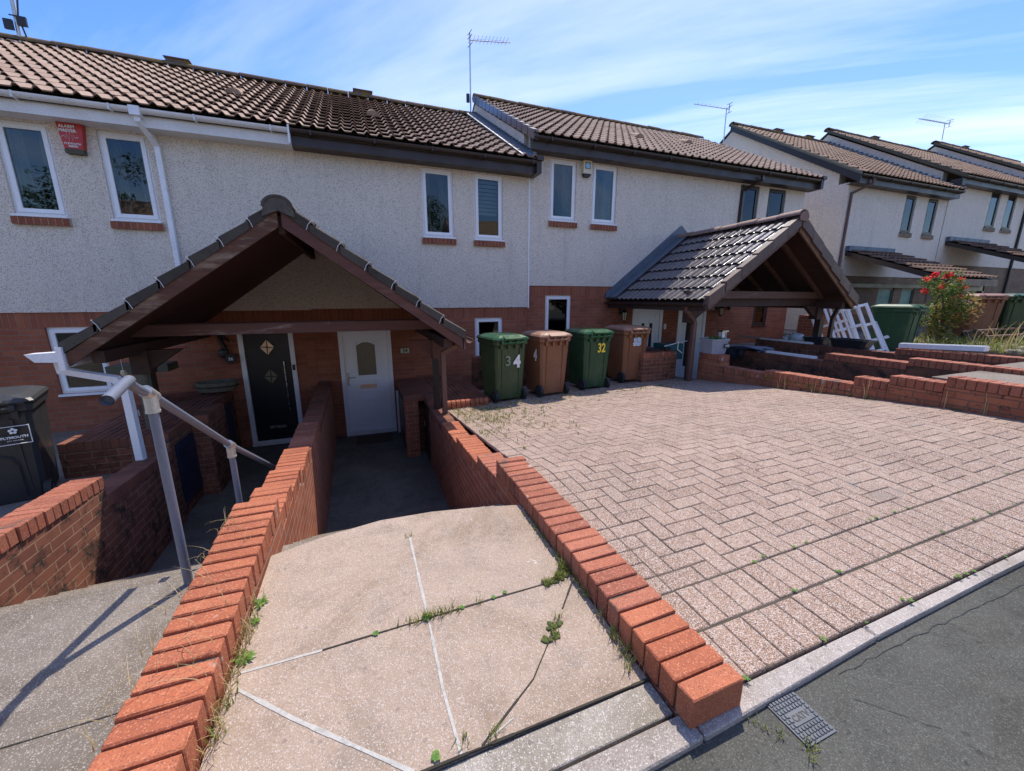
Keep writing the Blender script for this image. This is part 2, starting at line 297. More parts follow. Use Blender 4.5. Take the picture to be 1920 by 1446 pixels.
M['cream'] = plain('cream_plastic', (.66,.60,.42), .4, bmp=0, var=.1)
M['tub'] = plain('grey_tub_plastic', (.30,.31,.36), .45, bmp=.03, var=.12)
M['blackplastic'] = plain('black_tub_plastic', (.022,.024,.030), .4, bmp=0)
M['teal'] = plain('teal_plastic', (.03,.16,.15), .45, bmp=0)
M['tarp'] = plain('grey_blue_cloth', (.26,.28,.36), .8, sc=9, var=.5, bmp=.4)
M['darkcloth'] = plain('dark_cloth', (.045,.05,.065), .9, sc=9, var=.4, bmp=.4)
M['clear'] = plain('cloudy_plastic_bag', (.52,.58,.62), .25, sc=12, var=.5, bmp=.6)
M['bluedoor'] = plain('dark_blue_painted_door', (.016,.024,.055), .5, bmp=.05, var=.2)
M['mat'] = plain('coir_mat', (.075,.05,.032), .95, bmp=.6, sc=30)
M['stone'] = plain('aged_stone_trough', (.16,.15,.11), .9, bmp=.6, sc=14, var=.5)
def leafmat(name, c1, c2, c3):
    m, nt, p = newmat(name); g = nt.nodes.new('ShaderNodeNewGeometry')
    r = nt.nodes.new('ShaderNodeValToRGB'); e = r.color_ramp.elements; e[0].color = (*c1,1); e[1].color = (*c3,1); k = e.new(.5); k.color = (*c2,1)
    nt.links.new(g.outputs['Random Per Island'], r.inputs[0]); nt.links.new(r.outputs[0], p.inputs['Base Color'])
    p.inputs['Roughness'].default_value = .55; p.inputs['Specular IOR Level'].default_value = .3
    tr = nt.nodes.new('ShaderNodeBsdfTranslucent'); nt.links.new(r.outputs[0], tr.inputs[0])
    mxs = nt.nodes.new('ShaderNodeMixShader'); mxs.inputs[0].default_value = .35
    nt.links.new(p.outputs[0], mxs.inputs[1]); nt.links.new(tr.outputs[0], mxs.inputs[2]); nt.links.new(mxs.outputs[0], nt.nodes['Material Output'].inputs[0])
    return m
M['grass'] = leafmat('green_grass', (.13,.18,.03), (.21,.25,.05), (.36,.32,.10))
M['drygrass'] = leafmat('dry_grass', (.50,.38,.19), (.40,.29,.12), (.58,.47,.28))
M['weed'] = leafmat('weed_leaf', (.08,.20,.03), (.13,.26,.04), (.20,.30,.06))
M['leaf'] = leafmat('shrub_leaf', (.05,.13,.02), (.11,.19,.03), (.22,.20,.04))
M['leaforange'] = leafmat('shrub_new_leaf', (.30,.20,.05), (.40,.22,.07), (.25,.22,.05))
M['leafdark'] = leafmat('tree_leaf', (.03,.07,.02), (.05,.10,.025), (.07,.12,.03))
M['petal'] = leafmat('red_petal', (.75,.03,.04), (.85,.06,.06), (.65,.02,.05))
M['petalp'] = leafmat('purple_petal', (.35,.05,.35), (.42,.10,.42), (.6,.5,.6))
M['bark'] = plain('bark', (.14,.10,.07), .9, bmp=.5)
M['moss'] = plain('moss_clump', (.10,.12,.03), .95, bmp=.8, sc=30, var=.5)

# ------------------------------------------------------------------ mesh helpers
def woff(o):
    v = Vector((0,0,0))
    while o: v += o.location; o = o.parent
    return v
class MB:
    def __init__(s): s.v = []; s.f = []
    def hexa(s, p):
        b = len(s.v); s.v += [tuple(q) for q in p]
        s.f += [tuple(b+i for i in q) for q in ((0,3,2,1),(4,5,6,7),(0,1,5,4),(1,2,6,5),(2,3,7,6),(3,0,4,7))]
        return s
    def box(s, x0, x1, y0, y1, z0, z1):
        if x0 > x1: x0, x1 = x1, x0
        if y0 > y1: y0, y1 = y1, y0
        if z0 > z1: z0, z1 = z1, z0
        return s.hexa([(x0,y0,z0),(x1,y0,z0),(x1,y1,z0),(x0,y1,z0),(x0,y0,z1),(x1,y0,z1),(x1,y1,z1),(x0,y1,z1)])
    def cbox(s, x0, x1, y0, y1, z0, z1, c=.004, zf=None, chip=0):
        """box with chamfered top and upright edges; zf(x,y) adds height"""
        zf = zf or (lambda x, y: 0); b = len(s.v)
        def ring(i, z): 
            P = [(x0+i+c,y0+i),(x1-i-c,y0+i),(x1-i,y0+i+c),(x1-i,y1-i-c),(x1-i-c,y1-i),(x0+i+c,y1-i),(x0+i,y1-i-c),(x0+i,y0+i+c)]
            for x, y in P: s.v.append((x, y, z+zf(x, y)))
        ring(0, z0); ring(0, z1-c); ring(c, z1)
        if chip:
            for q in range(b+8, b+24):
                X, Y, Z = s.v[q]; s.v[q] = (X+random.uniform(-chip,chip), Y+random.uniform(-chip,chip), Z+random.uniform(-chip,chip*.4))
            if random.random() < .3:
                q = random.randrange(8); k2 = random.uniform(.004,.012)
                for z_ in (b+8+q, b+16+q):
                    X, Y, Z = s.v[z_]; s.v[z_] = (X+(.5*(x0+x1)-X)*.06, Y+(.5*(y0+y1)-Y)*.14, Z-k2*.5)
        for k in (0, 8):
            for i in range(8): s.f.append((b+k+i, b+k+(i+1)%8, b+k+8+(i+1)%8, b+k+8+i))
        s.f.append(tuple(b+16+i for i in range(8)))
        return s
    def quad(s, *p):
        b = len(s.v); s.v += [tuple(q) for q in p]; s.f.append(tuple(range(b, b+len(p)))); return s
    def prism(s, poly, ax, a0, a1):
        """poly 2D extruded along axis ax between a0 and a1"""
        def mk(p, a): 
            if ax == 0: return (a, p[0], p[1])
            if ax == 1: return (p[0], a, p[1])
            return (p[0], p[1], a)
        b = len(s.v); n = len(poly)
        s.v += [mk(p, a0) for p in poly] + [mk(p, a1) for p in poly]
        s.f.append(tuple(range(b, b+n))); s.f.append(tuple(range(b+2*n-1, b+n-1, -1)))
        for i in range(n): s.f.append((b+i, b+(i+1)%n, b+n+(i+1)%n, b+n+i))
        return s
    def tube(s, pts, r, n=12, cap=True, sq=None):
        pts = [Vector(p) for p in pts]; rs = r if isinstance(r, (list, tuple)) else [r]*len(pts)
        t0 = (pts[1]-pts[0]).normalized(); up = Vector((0,0,1)) if abs(t0.z) < .9 else Vector((0,1,0))
        a = t0.cross(up).normalized(); b0 = len(s.v)
        for i, p in enumerate(pts):
            if i == 0: t = t0
            elif i == len(pts)-1: t = (pts[i]-pts[i-1]).normalized()
            else: t = ((pts[i]-pts[i-1]).normalized()+(pts[i+1]-pts[i]).normalized()).normalized()
            a = (a - t*a.dot(t)).normalized(); c = t.cross(a)
            for k in range(n):
                an = 2*math.pi*(k+.5)/n
                if sq: 
                    ca, sa = math.cos(an), math.sin(an); q = 1/max(abs(ca), abs(sa)); d = a*(ca*q*rs[i]*sq)+c*(sa*q*rs[i])
                else: d = (a*math.cos(an)+c*math.sin(an))*rs[i]
                s.v.append(tuple(p+d))
        for i in range(len(pts)-1):
            for k in range(n):
                s.f.append((b0+i*n+k, b0+i*n+(k+1)%n, b0+(i+1)*n+(k+1)%n, b0+(i+1)*n+k))
        if cap: s.f.append(tuple(b0+k for k in range(n))); s.f.append(tuple(b0+(len(pts)-1)*n+k for k in range(n-1,-1,-1)))
        return s
    def blob(s, c, r, n=8, m=6, jit=.15):
        b = len(s.v); rx, ry, rz = r if isinstance(r, (tuple, list)) else (r,r,r)
        for j in range(m+1):
            th = math.pi*j/m
            for i in range(n):
                ph = 2*math.pi*i/n; q = 1+random.uniform(-jit, jit)
                s.v.append((c[0]+rx*q*math.sin(th)*math.cos(ph), c[1]+ry*q*math.sin(th)*math.sin(ph), c[2]+rz*q*math.cos(th)))
        for j in range(m):
            for i in range(n): s.f.append((b+j*n+i, b+j*n+(i+1)%n, b+(j+1)*n+(i+1)%n, b+(j+1)*n+i))
        return s
    def shift(s, dx): s.v = [(x+dx, y, z) for x, y, z in s.v]; return s
    def build(s, name, mat, parent=None, smooth=False, fix=True):
        off = woff(parent)
        me = bpy.data.meshes.new(name); me.from_pydata([(x-off.x, y-off.y, z-off.z) for x, y, z in s.v], [], s.f); me.update()
        if fix:
            import bmesh
            bm = bmesh.new(); bm.from_mesh(me); bmesh.ops.recalc_face_normals(bm, faces=bm.faces); bm.to_mesh(me); bm.free()
        uv = me.uv_layers.new(name='UVMap')
        for p in me.polygons:
            n = p.normal; ax = max(range(3), key=lambda i: abs(n[i]))
            for li in p.loop_indices:
                co = me.vertices[me.loops[li].vertex_index].co + off
                uv.data[li].uv = (co.y, co.z) if ax == 0 else (co.x, co.z) if ax == 1 else (co.x, co.y)
        if smooth:
            for p in me.polygons: p.use_smooth = True
        me.materials.append(M[mat] if isinstance(mat, str) else mat)
        o = bpy.data.objects.new(name, me); COL.objects.link(o); o.parent = parent
        return o
def smooth_by_angle(o, deg=40):
    me = o.data
    for p in me.polygons: p.use_smooth = True
    me.set_sharp_from_angle(angle=R(deg))
def tag(o, label, cat, group=None):
    o['label'] = label; o['category'] = cat
    if group: o['group'] = group
    return o
def thing(name, label, cat, loc=(0,0,0), group=None):
    o = bpy.data.objects.new(name, None); COL.objects.link(o); o.location = loc; o.empty_display_size = .2
    return tag(o, label, cat, group)
def struct(o): o['kind'] = 'structure'; return o
def stuff(o, label, cat): o['kind'] = 'stuff'; return tag(o, label, cat)
def copy_tree(o, parent=None):
    c = o.copy(); COL.objects.link(c); c.parent = parent
    for ch in list(o.children): copy_tree(ch, c)
    return c
def text(name, body, size, mat, parent, loc, rot=(90,0,0), ext=.002, bold=0, sx=1):
    cu = bpy.data.curves.new(name, 'FONT'); cu.body = body; cu.size = size; cu.extrude = ext; cu.align_x = 'CENTER'; cu.align_y = 'CENTER'; cu.offset = bold
    cu.resolution_u = 3
    t = bpy.data.objects.new(name+'_tmp', cu); COL.objects.link(t)
    bpy.context.view_layer.update()
    me = bpy.data.meshes.new_from_object(t.evaluated_get(bpy.context.evaluated_depsgraph_get()))
    bpy.data.objects.remove(t); me.materials.clear(); me.materials.append(M[mat])
    o = bpy.data.objects.new(name, me); COL.objects.link(o); o.parent = parent
    me.transform(Matrix.Translation(Vector(loc)-woff(parent)) @ Matrix.Rotation(R(rot[2]), 4, 'Z') @ Matrix.Rotation(R(rot[0]), 4, 'X') @ Matrix.Diagonal((sx,1,1,1)))
    return o

def tiles(mb, O, U, L, Sv, SL, pitch=.2, course=.35, prof=None, thick=.052, over=.0, jit=.003):
    """courses of roll tiles on a slope: O eave corner, U unit along eave, Sv unit up the slope"""
    O = Vector(O); U = Vector(U).normalized(); Sv = Vector(Sv).normalized(); Nn = U.cross(Sv).normalized()
    if Nn.z < 0: Nn = -Nn
    prof = prof or [(0,0),(.5,0),(.56,.25),(.66,.85),(.75,1),(.84,.85),(.94,.25),(1,0)]
    H = .043; nc = max(1, round(SL/course)); cl = SL/nc; nu = max(1, round(L/pitch)); pl = L/nu
    for c in range(nc):
        for u in range(nu):
            j = random.uniform(-jit, jit); jh = random.uniform(0, jit*1.2)
            a = []; b = []; d = []
            s0 = c*cl + j; s1 = (c+1)*cl+.02
            for (t, h) in prof:
                base = O + U*((u+t)*pl)
                a.append(base + Sv*s0 + Nn*(thick+H*h+jh)); b.append(base + Sv*s1 + Nn*(H*h+.004)); d.append(base + Sv*(s0+.004) + Nn*(thick+H*h+jh-.016))
            k = len(mb.v); n = len(prof)
            mb.v += [tuple(q) for q in a+b+d]
            for i in range(n-1):
                mb.f.append((k+i, k+i+1, k+n+i+1, k+n+i)); mb.f.append((k+2*n+i, k+2*n+i+1, k+i+1, k+i))
def ridge_run(mb, P0, P1, r=.14, seg=.45, drop=.15, n=8):
    P0 = Vector(P0); P1 = Vector(P1); Ld = (P1-P0).length; t = (P1-P0).normalized(); side = t.cross(Vector((0,0,1))).normalized(); up = side.cross(t)
    k = max(1, round(Ld/seg))
    for i in range(k):
        j = random.uniform(-.008, .008)
        A = P0+t*(Ld*i/k+.006); B = P0+t*(Ld*(i+1)/k-.006); b = len(mb.v)
        for Q, rr in ((A, r), (B, r*.96)):
            for inner in (1, .82):
                for a in range(n+1):
                    an = math.pi*(1-a/n)*1.0
                    mb.v.append(tuple(Q + side*(math.cos(an)*rr*inner) + up*(math.sin(an)*rr*.8*inner+j-drop*r)))
        m = n+1
        for a in range(n):
            mb.f += [(b+a, b+a+1, b+2*m+a+1, b+2*m+a), (b+m+a, b+3*m+a, b+3*m+a+1, b+m+a+1), (b+a, b+m+a, b+m+a+1, b+a+1), (b+2*m+a, b+2*m+a+1, b+3*m+a+1, b+3*m+a)]

def facade(mb, x0, x1, z0, z1, holes, y0, y1):
    xs = sorted({x0, x1, *[h[0] for h in holes], *[h[1] for h in holes]}); xs = [x for x in xs if x0 <= x <= x1]
    for a, b in zip(xs, xs[1:]):
        c = (a+b)/2; segs = [(z0, z1)]
        for h in holes:
            if h[0] < c < h[1]:
                ns = []
                for s0, s1 in segs:
                    if h[3] <= s0 or h[2] >= s1: ns.append((s0, s1)); continue
                    if h[2] > s0: ns.append((s0, h[2]))
                    if h[3] < s1: ns.append((h[3], s1))
                segs = ns
        for s0, s1 in segs: mb.box(a, b, y0, y1, s0, s1)

def framebox(mb, x0, x1, z0, z1, y0, y1, t, tb=None):
    tb = tb or t
    mb.box(x0, x0+t, y0, y1, z0, z1); mb.box(x1-t, x1, y0, y1, z0, z1)
    mb.box(x0+t, x1-t, y0, y1, z1-t, z1); mb.box(x0+t, x1-t, y0, y1, z0, z0+tb)
def window(house, x0, x1, z0, z1, Y, fr='white', sill='sillbrick', inner='curtain', cill=True, thin=1.0):
    """casement window: frame > casement, pane, trim; inside a curtain or blind; brick sill under it"""
    m = MB(); framebox(m, x0, x1, z0, z1, Y+.035, Y+.10, .042*thin); f = m.build('window', fr, house)
    a, b, c, d = x0+.034*thin, x1-.034*thin, z0+.034, z1-.034
    m = MB(); framebox(m, a+.002, b-.002, c+.002, d-.002, Y+.018, Y+.055, .052*thin); m.box(a+.06, b-.06, Y+.010, Y+.018, d-.045, d-.035); m.build('casement', fr, f)
    m = MB(); m.box(a+.05*thin, b-.05*thin, Y+.038, Y+.044, c+.05, d-.05); m.build('pane', 'glass', f)
    m = MB()
    if inner == 'curtain':
        for (s, e) in ((a+.04, a+.04+(b-a)*.22), (b-.04-(b-a)*.30, b-.04)):
            k = 10; pts = [(s+(e-s)*i/k, Y+.20+.018*math.sin(i*2.4)) for i in range(k+1)]
            for p, q in zip(pts, pts[1:]): m.quad((p[0],p[1],c),(q[0],q[1],c),(q[0],q[1],d),(p[0],p[1],d))
        m.build('curtain', 'curtain', f, fix=False)
    elif inner == 'blind':
        z = d-.05
        for i in range(9): m.box(a+.04, b-.04, Y+.14, Y+.146, z-.055, z); z -= .072
        m.build('blind', 'blind', f)
    if cill:
        m = MB(); m.box(x0-.012, x1+.012, Y-.055, Y+.034, z0-.03, z0-.002); m.build('cill', fr, f)
    if sill:
        m = MB(); n = round((x1-x0+.06)/.075); wd = (x1-x0+.06)/n
        m2 = MB(); m2.box(x0-.028, x1+.028, Y-.051, Y+.05, z0-.131, z0-.040)
        for i in range(n): m.cbox(x0-.03+i*wd+.004, x0-.03+(i+1)*wd-.004, Y-.057+random.uniform(0,.002), Y+.06, z0-.135, z0-.036, .004)
        sb = m.build('sill', sill, f); m2.build('sill_mortar', 'mortar_pale', sb)
    return f

# ------------------------------------------------------------------ houses
def house(name, label, X0, X1, Y, ze, Yr, zr, zbrick, zfloor, wins, fascia='brown', brick='brick', tile='tile', dash='dash', gable_left=False, gable_right=False, ridge='ridge',
          doors=(), low=(), samples=None, pipe=None, vents=(), rvents=(), gutter=None, ov=0.0, back=7.7, verge='tile'):
    """ze = tile edge height at the eave (at Y-.38)"""
    h = thing(name, label, 'house', ((X0+X1)/2, Y, zfloor))
    Ye = Y-.38; slope = (zr-ze)/(Yr-Ye); ya = Y+back-2*(Y+back-Yr) if False else 2*Yr-Ye
    holes = [(a, b, c, d) for a, b, c, d, *_ in wins]
    ztop = ze-.16
    m = MB(); facade(m, X0, X1, zbrick, ztop, holes, Y-.02, Y+.28)
    yb = 2*Yr-Y
    ins = .004
    def side(x, lo):   # gable wall
        m.prism([(Y+.28, lo), (yb, lo), (yb, ztop), (Yr, zr-.16), (Y+.28, ze-.16+slope*.66)], 0, x, x+(.28 if x < (X0+X1)/2 else -.28))
    side(X0+ins, zbrick if not gable_left else zfloor-.2); side(X1-ins, zbrick if not gable_right else zfloor-.2)
    m.box(X0+.28+ins, X1-.28-ins, yb-.28, yb, zfloor, ztop)
    m.build('wall', dash, h)
    m = MB(); lh = [(a, b, c, d) for a, b, c, d, *_ in low] + [(a, b, c, d) for a, b, c, d, *_ in doors]
    facade(m, X0, X1, zfloor-.25, zbrick-.215, lh, Y, Y+.26); m.build('brick_wall', brick, h)
    m = MB(); facade(m, X0, X1, zbrick-.215, zbrick-.001, lh, Y+.001, Y+.26); sol = m.build('soldier_course', 'brick_soldier' if brick == 'brick' else brick, h)
    # dark rooms
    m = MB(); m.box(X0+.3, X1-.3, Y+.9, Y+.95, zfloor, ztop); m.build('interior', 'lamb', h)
    # roof
    m = MB(); Sv = Vector((0, Yr-Ye, zr-ze-.04)); SL = Sv.length
    tiles(m, (X0-ov, Ye-.03, ze-.03), (1,0,0), X1-X0+ov*1.0, Sv, SL, prof=samples)
    rf = m.build('roof', tile, h, fix=False)
    m = MB(); m.prism([(Ye+.05, ze-.10), (Yr, zr-.09), (ya, ze-.10), (ya, ze-.04), (Yr, zr-.035), (Ye+.05, ze-.045)], 0, X0+.001, X1-.001); m.build('roof_deck', 'oldwood', rf)
    m = MB(); ridge_run(m, (X0-ov, Yr, zr+.0), (X1, Yr, zr+.0)); rg = m.build('ridge_tiles', ridge, rf); smooth_by_angle(rg)
    for (vx, s) in vents:
        q = Vector((vx, Ye, ze)) + Sv*s
        m = MB(); nseg = 8
        for i in range(nseg):
            a0 = math.pi*i/nseg; a1 = math.pi*(i+1)/nseg
            f_ = lambda a, rr, yy, zz: (q.x+rr*math.cos(a), q.y+yy, q.z+.03+rr*.75*math.sin(a)+zz)
            m.quad(f_(a0,.13,-.05,0), f_(a1,.13,-.05,0), f_(a1,.10,.28,.16), f_(a0,.10,.28,.16))
            m.quad(f_(a0,.13,-.05,0), f_(a1,.13,-.05,0), f_(a1,.0,-.04,0), f_(a0,.0,-.04,0))
        m.build('roof_vent', 'tile_c', rf)
    for vx in rvents:
        m = MB(); m.box(vx-.2, vx+.2, Yr-.08, Yr+.08, zr+.05, zr+.125); m.box(vx-.23, vx+.23, Yr-.11, Yr+.11, zr+.126, zr+.145); m.build('ridge_vent', 'ridge', rf)
    # fascia, soffit, gutter
    m = MB(); m.box(X0-ov, X1+.001, Y-.30, Y-.275, ze-.24, ze-.02); m.box(X0-ov, X1+.001, Y-.274, Y-.021, ze-.235, ze-.215); fa = m.build('fascia', fascia, h)
    gm = MB(); g = []
    for i in range(9):
        an = math.pi*(1+i/8); g.append((Y-.36+.058*math.cos(an), ze-.035+.058*math.sin(an)))
    g2 = [(Y-.36+.05*math.cos(math.pi*(1+i/8)), ze-.035+.05*math.sin(math.pi*(1+i/8))) for i in range(8,-1,-1)]
    gm.prism(g+g2, 0, X0-ov+.002, X1-.002)
    gx = X0+.3
    while gx < X1: gm.box(gx-.012, gx+.012, Y-.425, Y-.301, ze-.105, ze-.03); gx += .95
    go = gm.build('gutter', gutter or fascia, fa)
    for (a, b, c, d, *o) in wins: window(h, a, b, c+(.14 if (len(o) > 1 and o[1] is None) else 0), d, Y-.02, fr=o[0] if o else 'white', sill=None if (len(o) > 1 and o[1] is None) else (o[1] if len(o) > 1 else 'sillbrick'), inner=o[2] if len(o) > 2 else 'curtain')
    for (a, b, c, d, *o) in low: window(h, a, b, c, d, Y+.0, fr=o[0] if o else 'white', sill=None, inner='none')
    return h, fa

def vertical_pipe(parent, pts, mat, w=.033, name='downpipe', sq=True):
    m = MB(); m.tube(pts, w, 4 if sq else 10); return m.build(name, mat, parent)
def squarepipe(parent, pts, mat, w=.03, brk=None):
    m = MB(); m.tube(pts, w*1.414, 4); p = m.build('downpipe', mat, parent)
    return p

PR_HI = None
PR_LO = [(0,0),(.5,0),(.62,.7),(.75,1),(.88,.7),(1,0)]
# house 36 (left, white fascia) and 34 (brown fascia) - one terrace roof line
HA_ze, HA_zr, HA_Yr = 2.60, 4.93, 11.77
h36, fa36 = house('terraced_house', 'pebbledash terraced house at the left edge with white fascia and black front door', -9.0, -.857, 7.9, HA_ze, HA_Yr, HA_zr, -.20, -2.62,
    wins=[(-4.43,-3.87,1.15,2.34), (-3.36,-2.79,1.15,2.34), (-8.6,-8.0,1.15,2.34), (-7.5,-6.9,1.15,2.34)],
    fascia='white_dirty', doors=[(-2.04,-1.20,-2.60,-.50)], low=[(-4.44,-3.80,-1.44,-.42)], vents=[(-1.9,.44)], rvents=[-3.35])
h34, fa34 = house('terraced_house', 'pebbledash terraced house in the middle left with dark brown fascia and white front door', -.855, 3.33, 7.9, HA_ze, HA_Yr, HA_zr, -.18, -2.62,
    wins=[(1.18,1.77,1.15,2.34,'white','sillbrick','curtain'), (2.18,2.77,1.15,2.34,'white','sillbrick','blind')],
    doors=[(-.47,.465,-2.60,-.50)], low=[(2.15,2.76,-1.42,-.39)], vents=[(.5,.42)], rvents=[.42])
HB_ze, HB_zr = 3.04, 5.39
h33, fa33 = house('terraced_house', 'pebbledash terraced house in the centre right with alarm box between two white windows', 3.335, 7.30, 7.9, HB_ze, HA_Yr, HB_zr, .27, -2.17,
    wins=[(3.80,4.41,1.61,2.78), (4.80,5.42,1.61,2.78)], doors=[(6.07,6.97,-2.15,-.10)], low=[(3.75,4.39,-.98,.07)], vents=[(6.8,.36)], ov=.05, gable_left=True)
h32, fa32 = house('terraced_house', 'pebbledash terraced house behind the charcoal tiled porch with narrow dark brown windows', 7.302, 11.42, 7.9, HB_ze, HA_Yr, HB_zr, .27, -2.17,
    wins=[(9.07,9.72,1.61,2.78,'black'), (10.06,10.70,1.61,2.78,'black')], doors=[(7.47,8.38,-2.15,-.10)], low=[(10.1,10.62,-.74,.10,'black')], vents=[(8.9,.50)], gable_right=True)
C_Y = 8.1
h31, fa31 = house('terraced_house', 'detached end of terrace house with big pebbledash gable beyond the gap', 13.50, 18.70, C_Y, 3.45, 12.35, 6.32, .69, -1.4,
    wins=[(16.36,16.93,2.08,3.20,'black','sillbuff'), (17.60,18.18,2.08,3.20,'black','sillbuff')], brick='brick_buff', tile='tile_c', dash='dash', gable_left=True, samples=PR_LO, rvents=[15.8,17.6],
    doors=[(15.9,16.75,-1.4,.35), (17.2,17.95,-1.4,.35)], ov=.12)
h30, fa30 = house('terraced_house', 'stepped up tan roofed house behind the gutter and red flowering shrub', 18.75, 26.4, C_Y, 3.93, 12.35, 6.83, 1.17, -1.2,
    wins=[(21.35,22.02,2.54,3.76,'black','sillbuff'), (22.55,23.2,2.54,3.76,'black','sillbuff'), (24.6,25.2,2.54,3.76,'black','sillbuff')], brick='brick_buff', tile='tile_c', dash='dash', gable_left=True, samples=PR_LO, rvents=[21.8], ov=.12)
h29, fa29 = house('terraced_house', 'farthest house of the row at the right edge with stepped roof', 26.45, 34.5, C_Y, 4.42, 12.35, 7.32, 1.65, -1.0,
    wins=[(28.2,28.8,3.0,4.2,'black','sillbuff')], brick='brick_buff', tile='tile_c', dash='dash', gable_left=True, samples=PR_LO, ov=.12, rvents=[29.0])

# verge trims: stepped party wall between the roofs
def verge(h, x, ze, zr, Yr, Y, mat='tile', lead=True, ze2=None, caps=False, board=False, mort=False):
    sl = (zr-ze)/(Yr-(Y-.38)); Ye = Y-.38
    m = MB()
    if caps:
        n = 14
        for i in range(n):
            a = i/n; b = (i+1)/n-.006; y0 = Ye+(Yr-Ye)*a; y1 = Ye+(Yr-Ye)*b; z0 = ze+(zr-ze)*a+.012; z1 = ze+(zr-ze)*b-.012
            m.hexa([(x-.075,y0,z0-.11),(x+.03,y0,z0-.11),(x+.03,y1,z1-.11),(x-.075,y1,z1-.11),(x-.075,y0,z0+.06),(x+.03,y0,z0+.06),(x+.03,y1,z1+.06),(x-.075,y1,z1+.06)])
        m.build('verge_caps', 'tile_dark', h)
    if board:
        m = MB(); m.hexa([(x-.16,Ye,ze-.26),(x-.125,Ye,ze-.26),(x-.125,Yr,zr-.22),(x-.16,Yr,zr-.22),(x-.16,Ye,ze-.06),(x-.125,Ye,ze-.06),(x-.125,Yr,zr-.06),(x-.16,Yr,zr-.06)])
        m.hexa([(x-.124,Ye,ze-.24),(x-.001,Ye,ze-.24),(x-.001,Yr,zr-.20),(x-.124,Yr,zr-.20),(x-.124,Ye,ze-.22),(x-.001,Ye,ze-.22),(x-.001,Yr,zr-.18),(x-.124,Yr,zr-.18)])
        m.build('barge_board', 'black', h)
        m = MB(); m.hexa([(x-.175,Ye,ze-.055),(x-.10,Ye,ze-.055),(x-.10,Yr,zr-.055),(x-.175,Yr,zr-.055),(x-.175,Ye,ze+.02),(x-.10,Ye,ze+.02),(x-.10,Yr,zr+.02),(x-.175,Yr,zr+.02)])
        m.build('verge_mortar', 'stone', h)
    if mort:
        m = MB(); m.hexa([(x-.13,Ye,ze-.09),(x-.02,Ye,ze-.09),(x-.02,Yr,zr-.09),(x-.13,Yr,zr-.09),(x-.13,Ye,ze+.02),(x-.02,Ye,ze+.02),(x-.02,Yr,zr+.02),(x-.13,Yr,zr+.02)]); m.build('verge_mortar','oldwood',h)
        m = MB(); m.box(x-.16,x+.02,Ye+.06,8.075,ze-.30,ze-.095); m.build('eave_box_end','black',h)
    if lead:
        m = MB(); d = ze2
        m.hexa([(x-.30,Ye,d+.035),(x-.072,Ye,d+.045),(x-.072,Yr,d+zr-ze+.045),(x-.30,Yr,d+zr-ze+.035),(x-.30,Ye,d+.06),(x-.072,Ye,d+.075),(x-.072,Yr,d+zr-ze+.075),(x-.30,Yr,d+zr-ze+.06)])
        for i in range(26):   # stepped soakers
            a = i/26; y0 = Ye+(Yr-Ye)*a; z0 = d+(zr-ze)*a
            m.box(x-.080, x-.005, y0, y0+.15, z0+.0, z0+.12)
        m.build('lead_flashing', 'lead', h)
verge(h33, 3.335, HB_ze, HB_zr, HA_Yr, 7.9, caps=True, ze2=HA_ze)
verge(h31, 13.50, 3.45, 6.32, 12.35, 8.1, lead=False, board=True)
verge(h30, 18.75, 3.93, 6.83, 12.35, 8.1, ze2=3.45, mort=True)
verge(h29, 26.45, 4.42, 7.32, 12.35, 8.1, ze2=3.93, mort=True)
m = MB(); Ye = 7.52   # bare verge line on the right end of house 32 and the brown return end of house 34
for (x, ze_, h, ss) in ((11.42, HB_ze, h32, .055), (3.40, HA_ze, h34, .06)):
    m = MB(); z1 = ze_+(.5 if h is h34 else (HB_zr-HB_ze)); y1 = Ye+(.5/.553 if h is h34 else HA_Yr-Ye)
    if h is h32:
        for i in range(13):
            a = i/13; b = (i+1)/13; y0 = Ye+(y1-Ye)*a; y2 = Ye+(y1-Ye)*b; z0 = ze_+(z1-ze_)*a+.02; z2 = ze_+(z1-ze_)*b-.01
            m.hexa([(x-.02,y0,z0-.12),(x+.07,y0,z0-.12),(x+.07,y2,z2-.12),(x-.02,y2,z2-.12),(x-.02,y0,z0+.03),(x+.07,y0,z0+.03),(x+.07,y2,z2+.03),(x-.02,y2,z2+.03)])
        m.build('verge_tiles', 'ridge_clay', h)
for (x, z, h) in ((11.42, HB_ze, h32), (3.33, HA_ze, h34)):   # boxed eave ends
    m = MB(); m.box(x+.003, x+.10, 7.50, 7.878, z-.245, z-.03); m.box(x, x+.13, 7.46, 7.60, z-.028, z+.05); m.build('eave_box_end', 'brown', h)
m = MB(); m.box(3.318, 3.346, 7.862, 7.879, -.2, 3.2); m.build('movement_joint', 'white', h34)

# pipes on houses
p = squarepipe(h36, [(-2.73,7.56,2.50),(-2.73,7.56,2.42),(-2.66,7.84,2.20),(-2.66,7.84,-.25)], 'white', .033)
squarepipe(h32, [(9.32,7.52,2.90),(9.32,7.52,2.82),(9.12,7.84,2.62),(9.12,7.84,-.3)], 'brown', .032)
m = MB(); m.tube([(13.95,7.72,3.35),(13.95,7.74,3.22),(13.62,8.04,3.0),(13.62,8.04,-1.0)], .04, 10); m.build('downpipe', 'brown_pipe', h31)
m = MB(); m.tube([(23.95,7.72,3.8),(23.95,8.04,3.5),(23.95,8.04,-1.0)], .045, 10); m.build('downpipe', 'black', h30)
# white drop outlet and box end of white gutter
m = MB(); m.box(-2.79,-2.67,7.48,7.60,2.47,2.585); m.box(-.87,-.845,7.46,7.60,2.34,2.60); m.build('gutter_outlet', 'white', fa36)

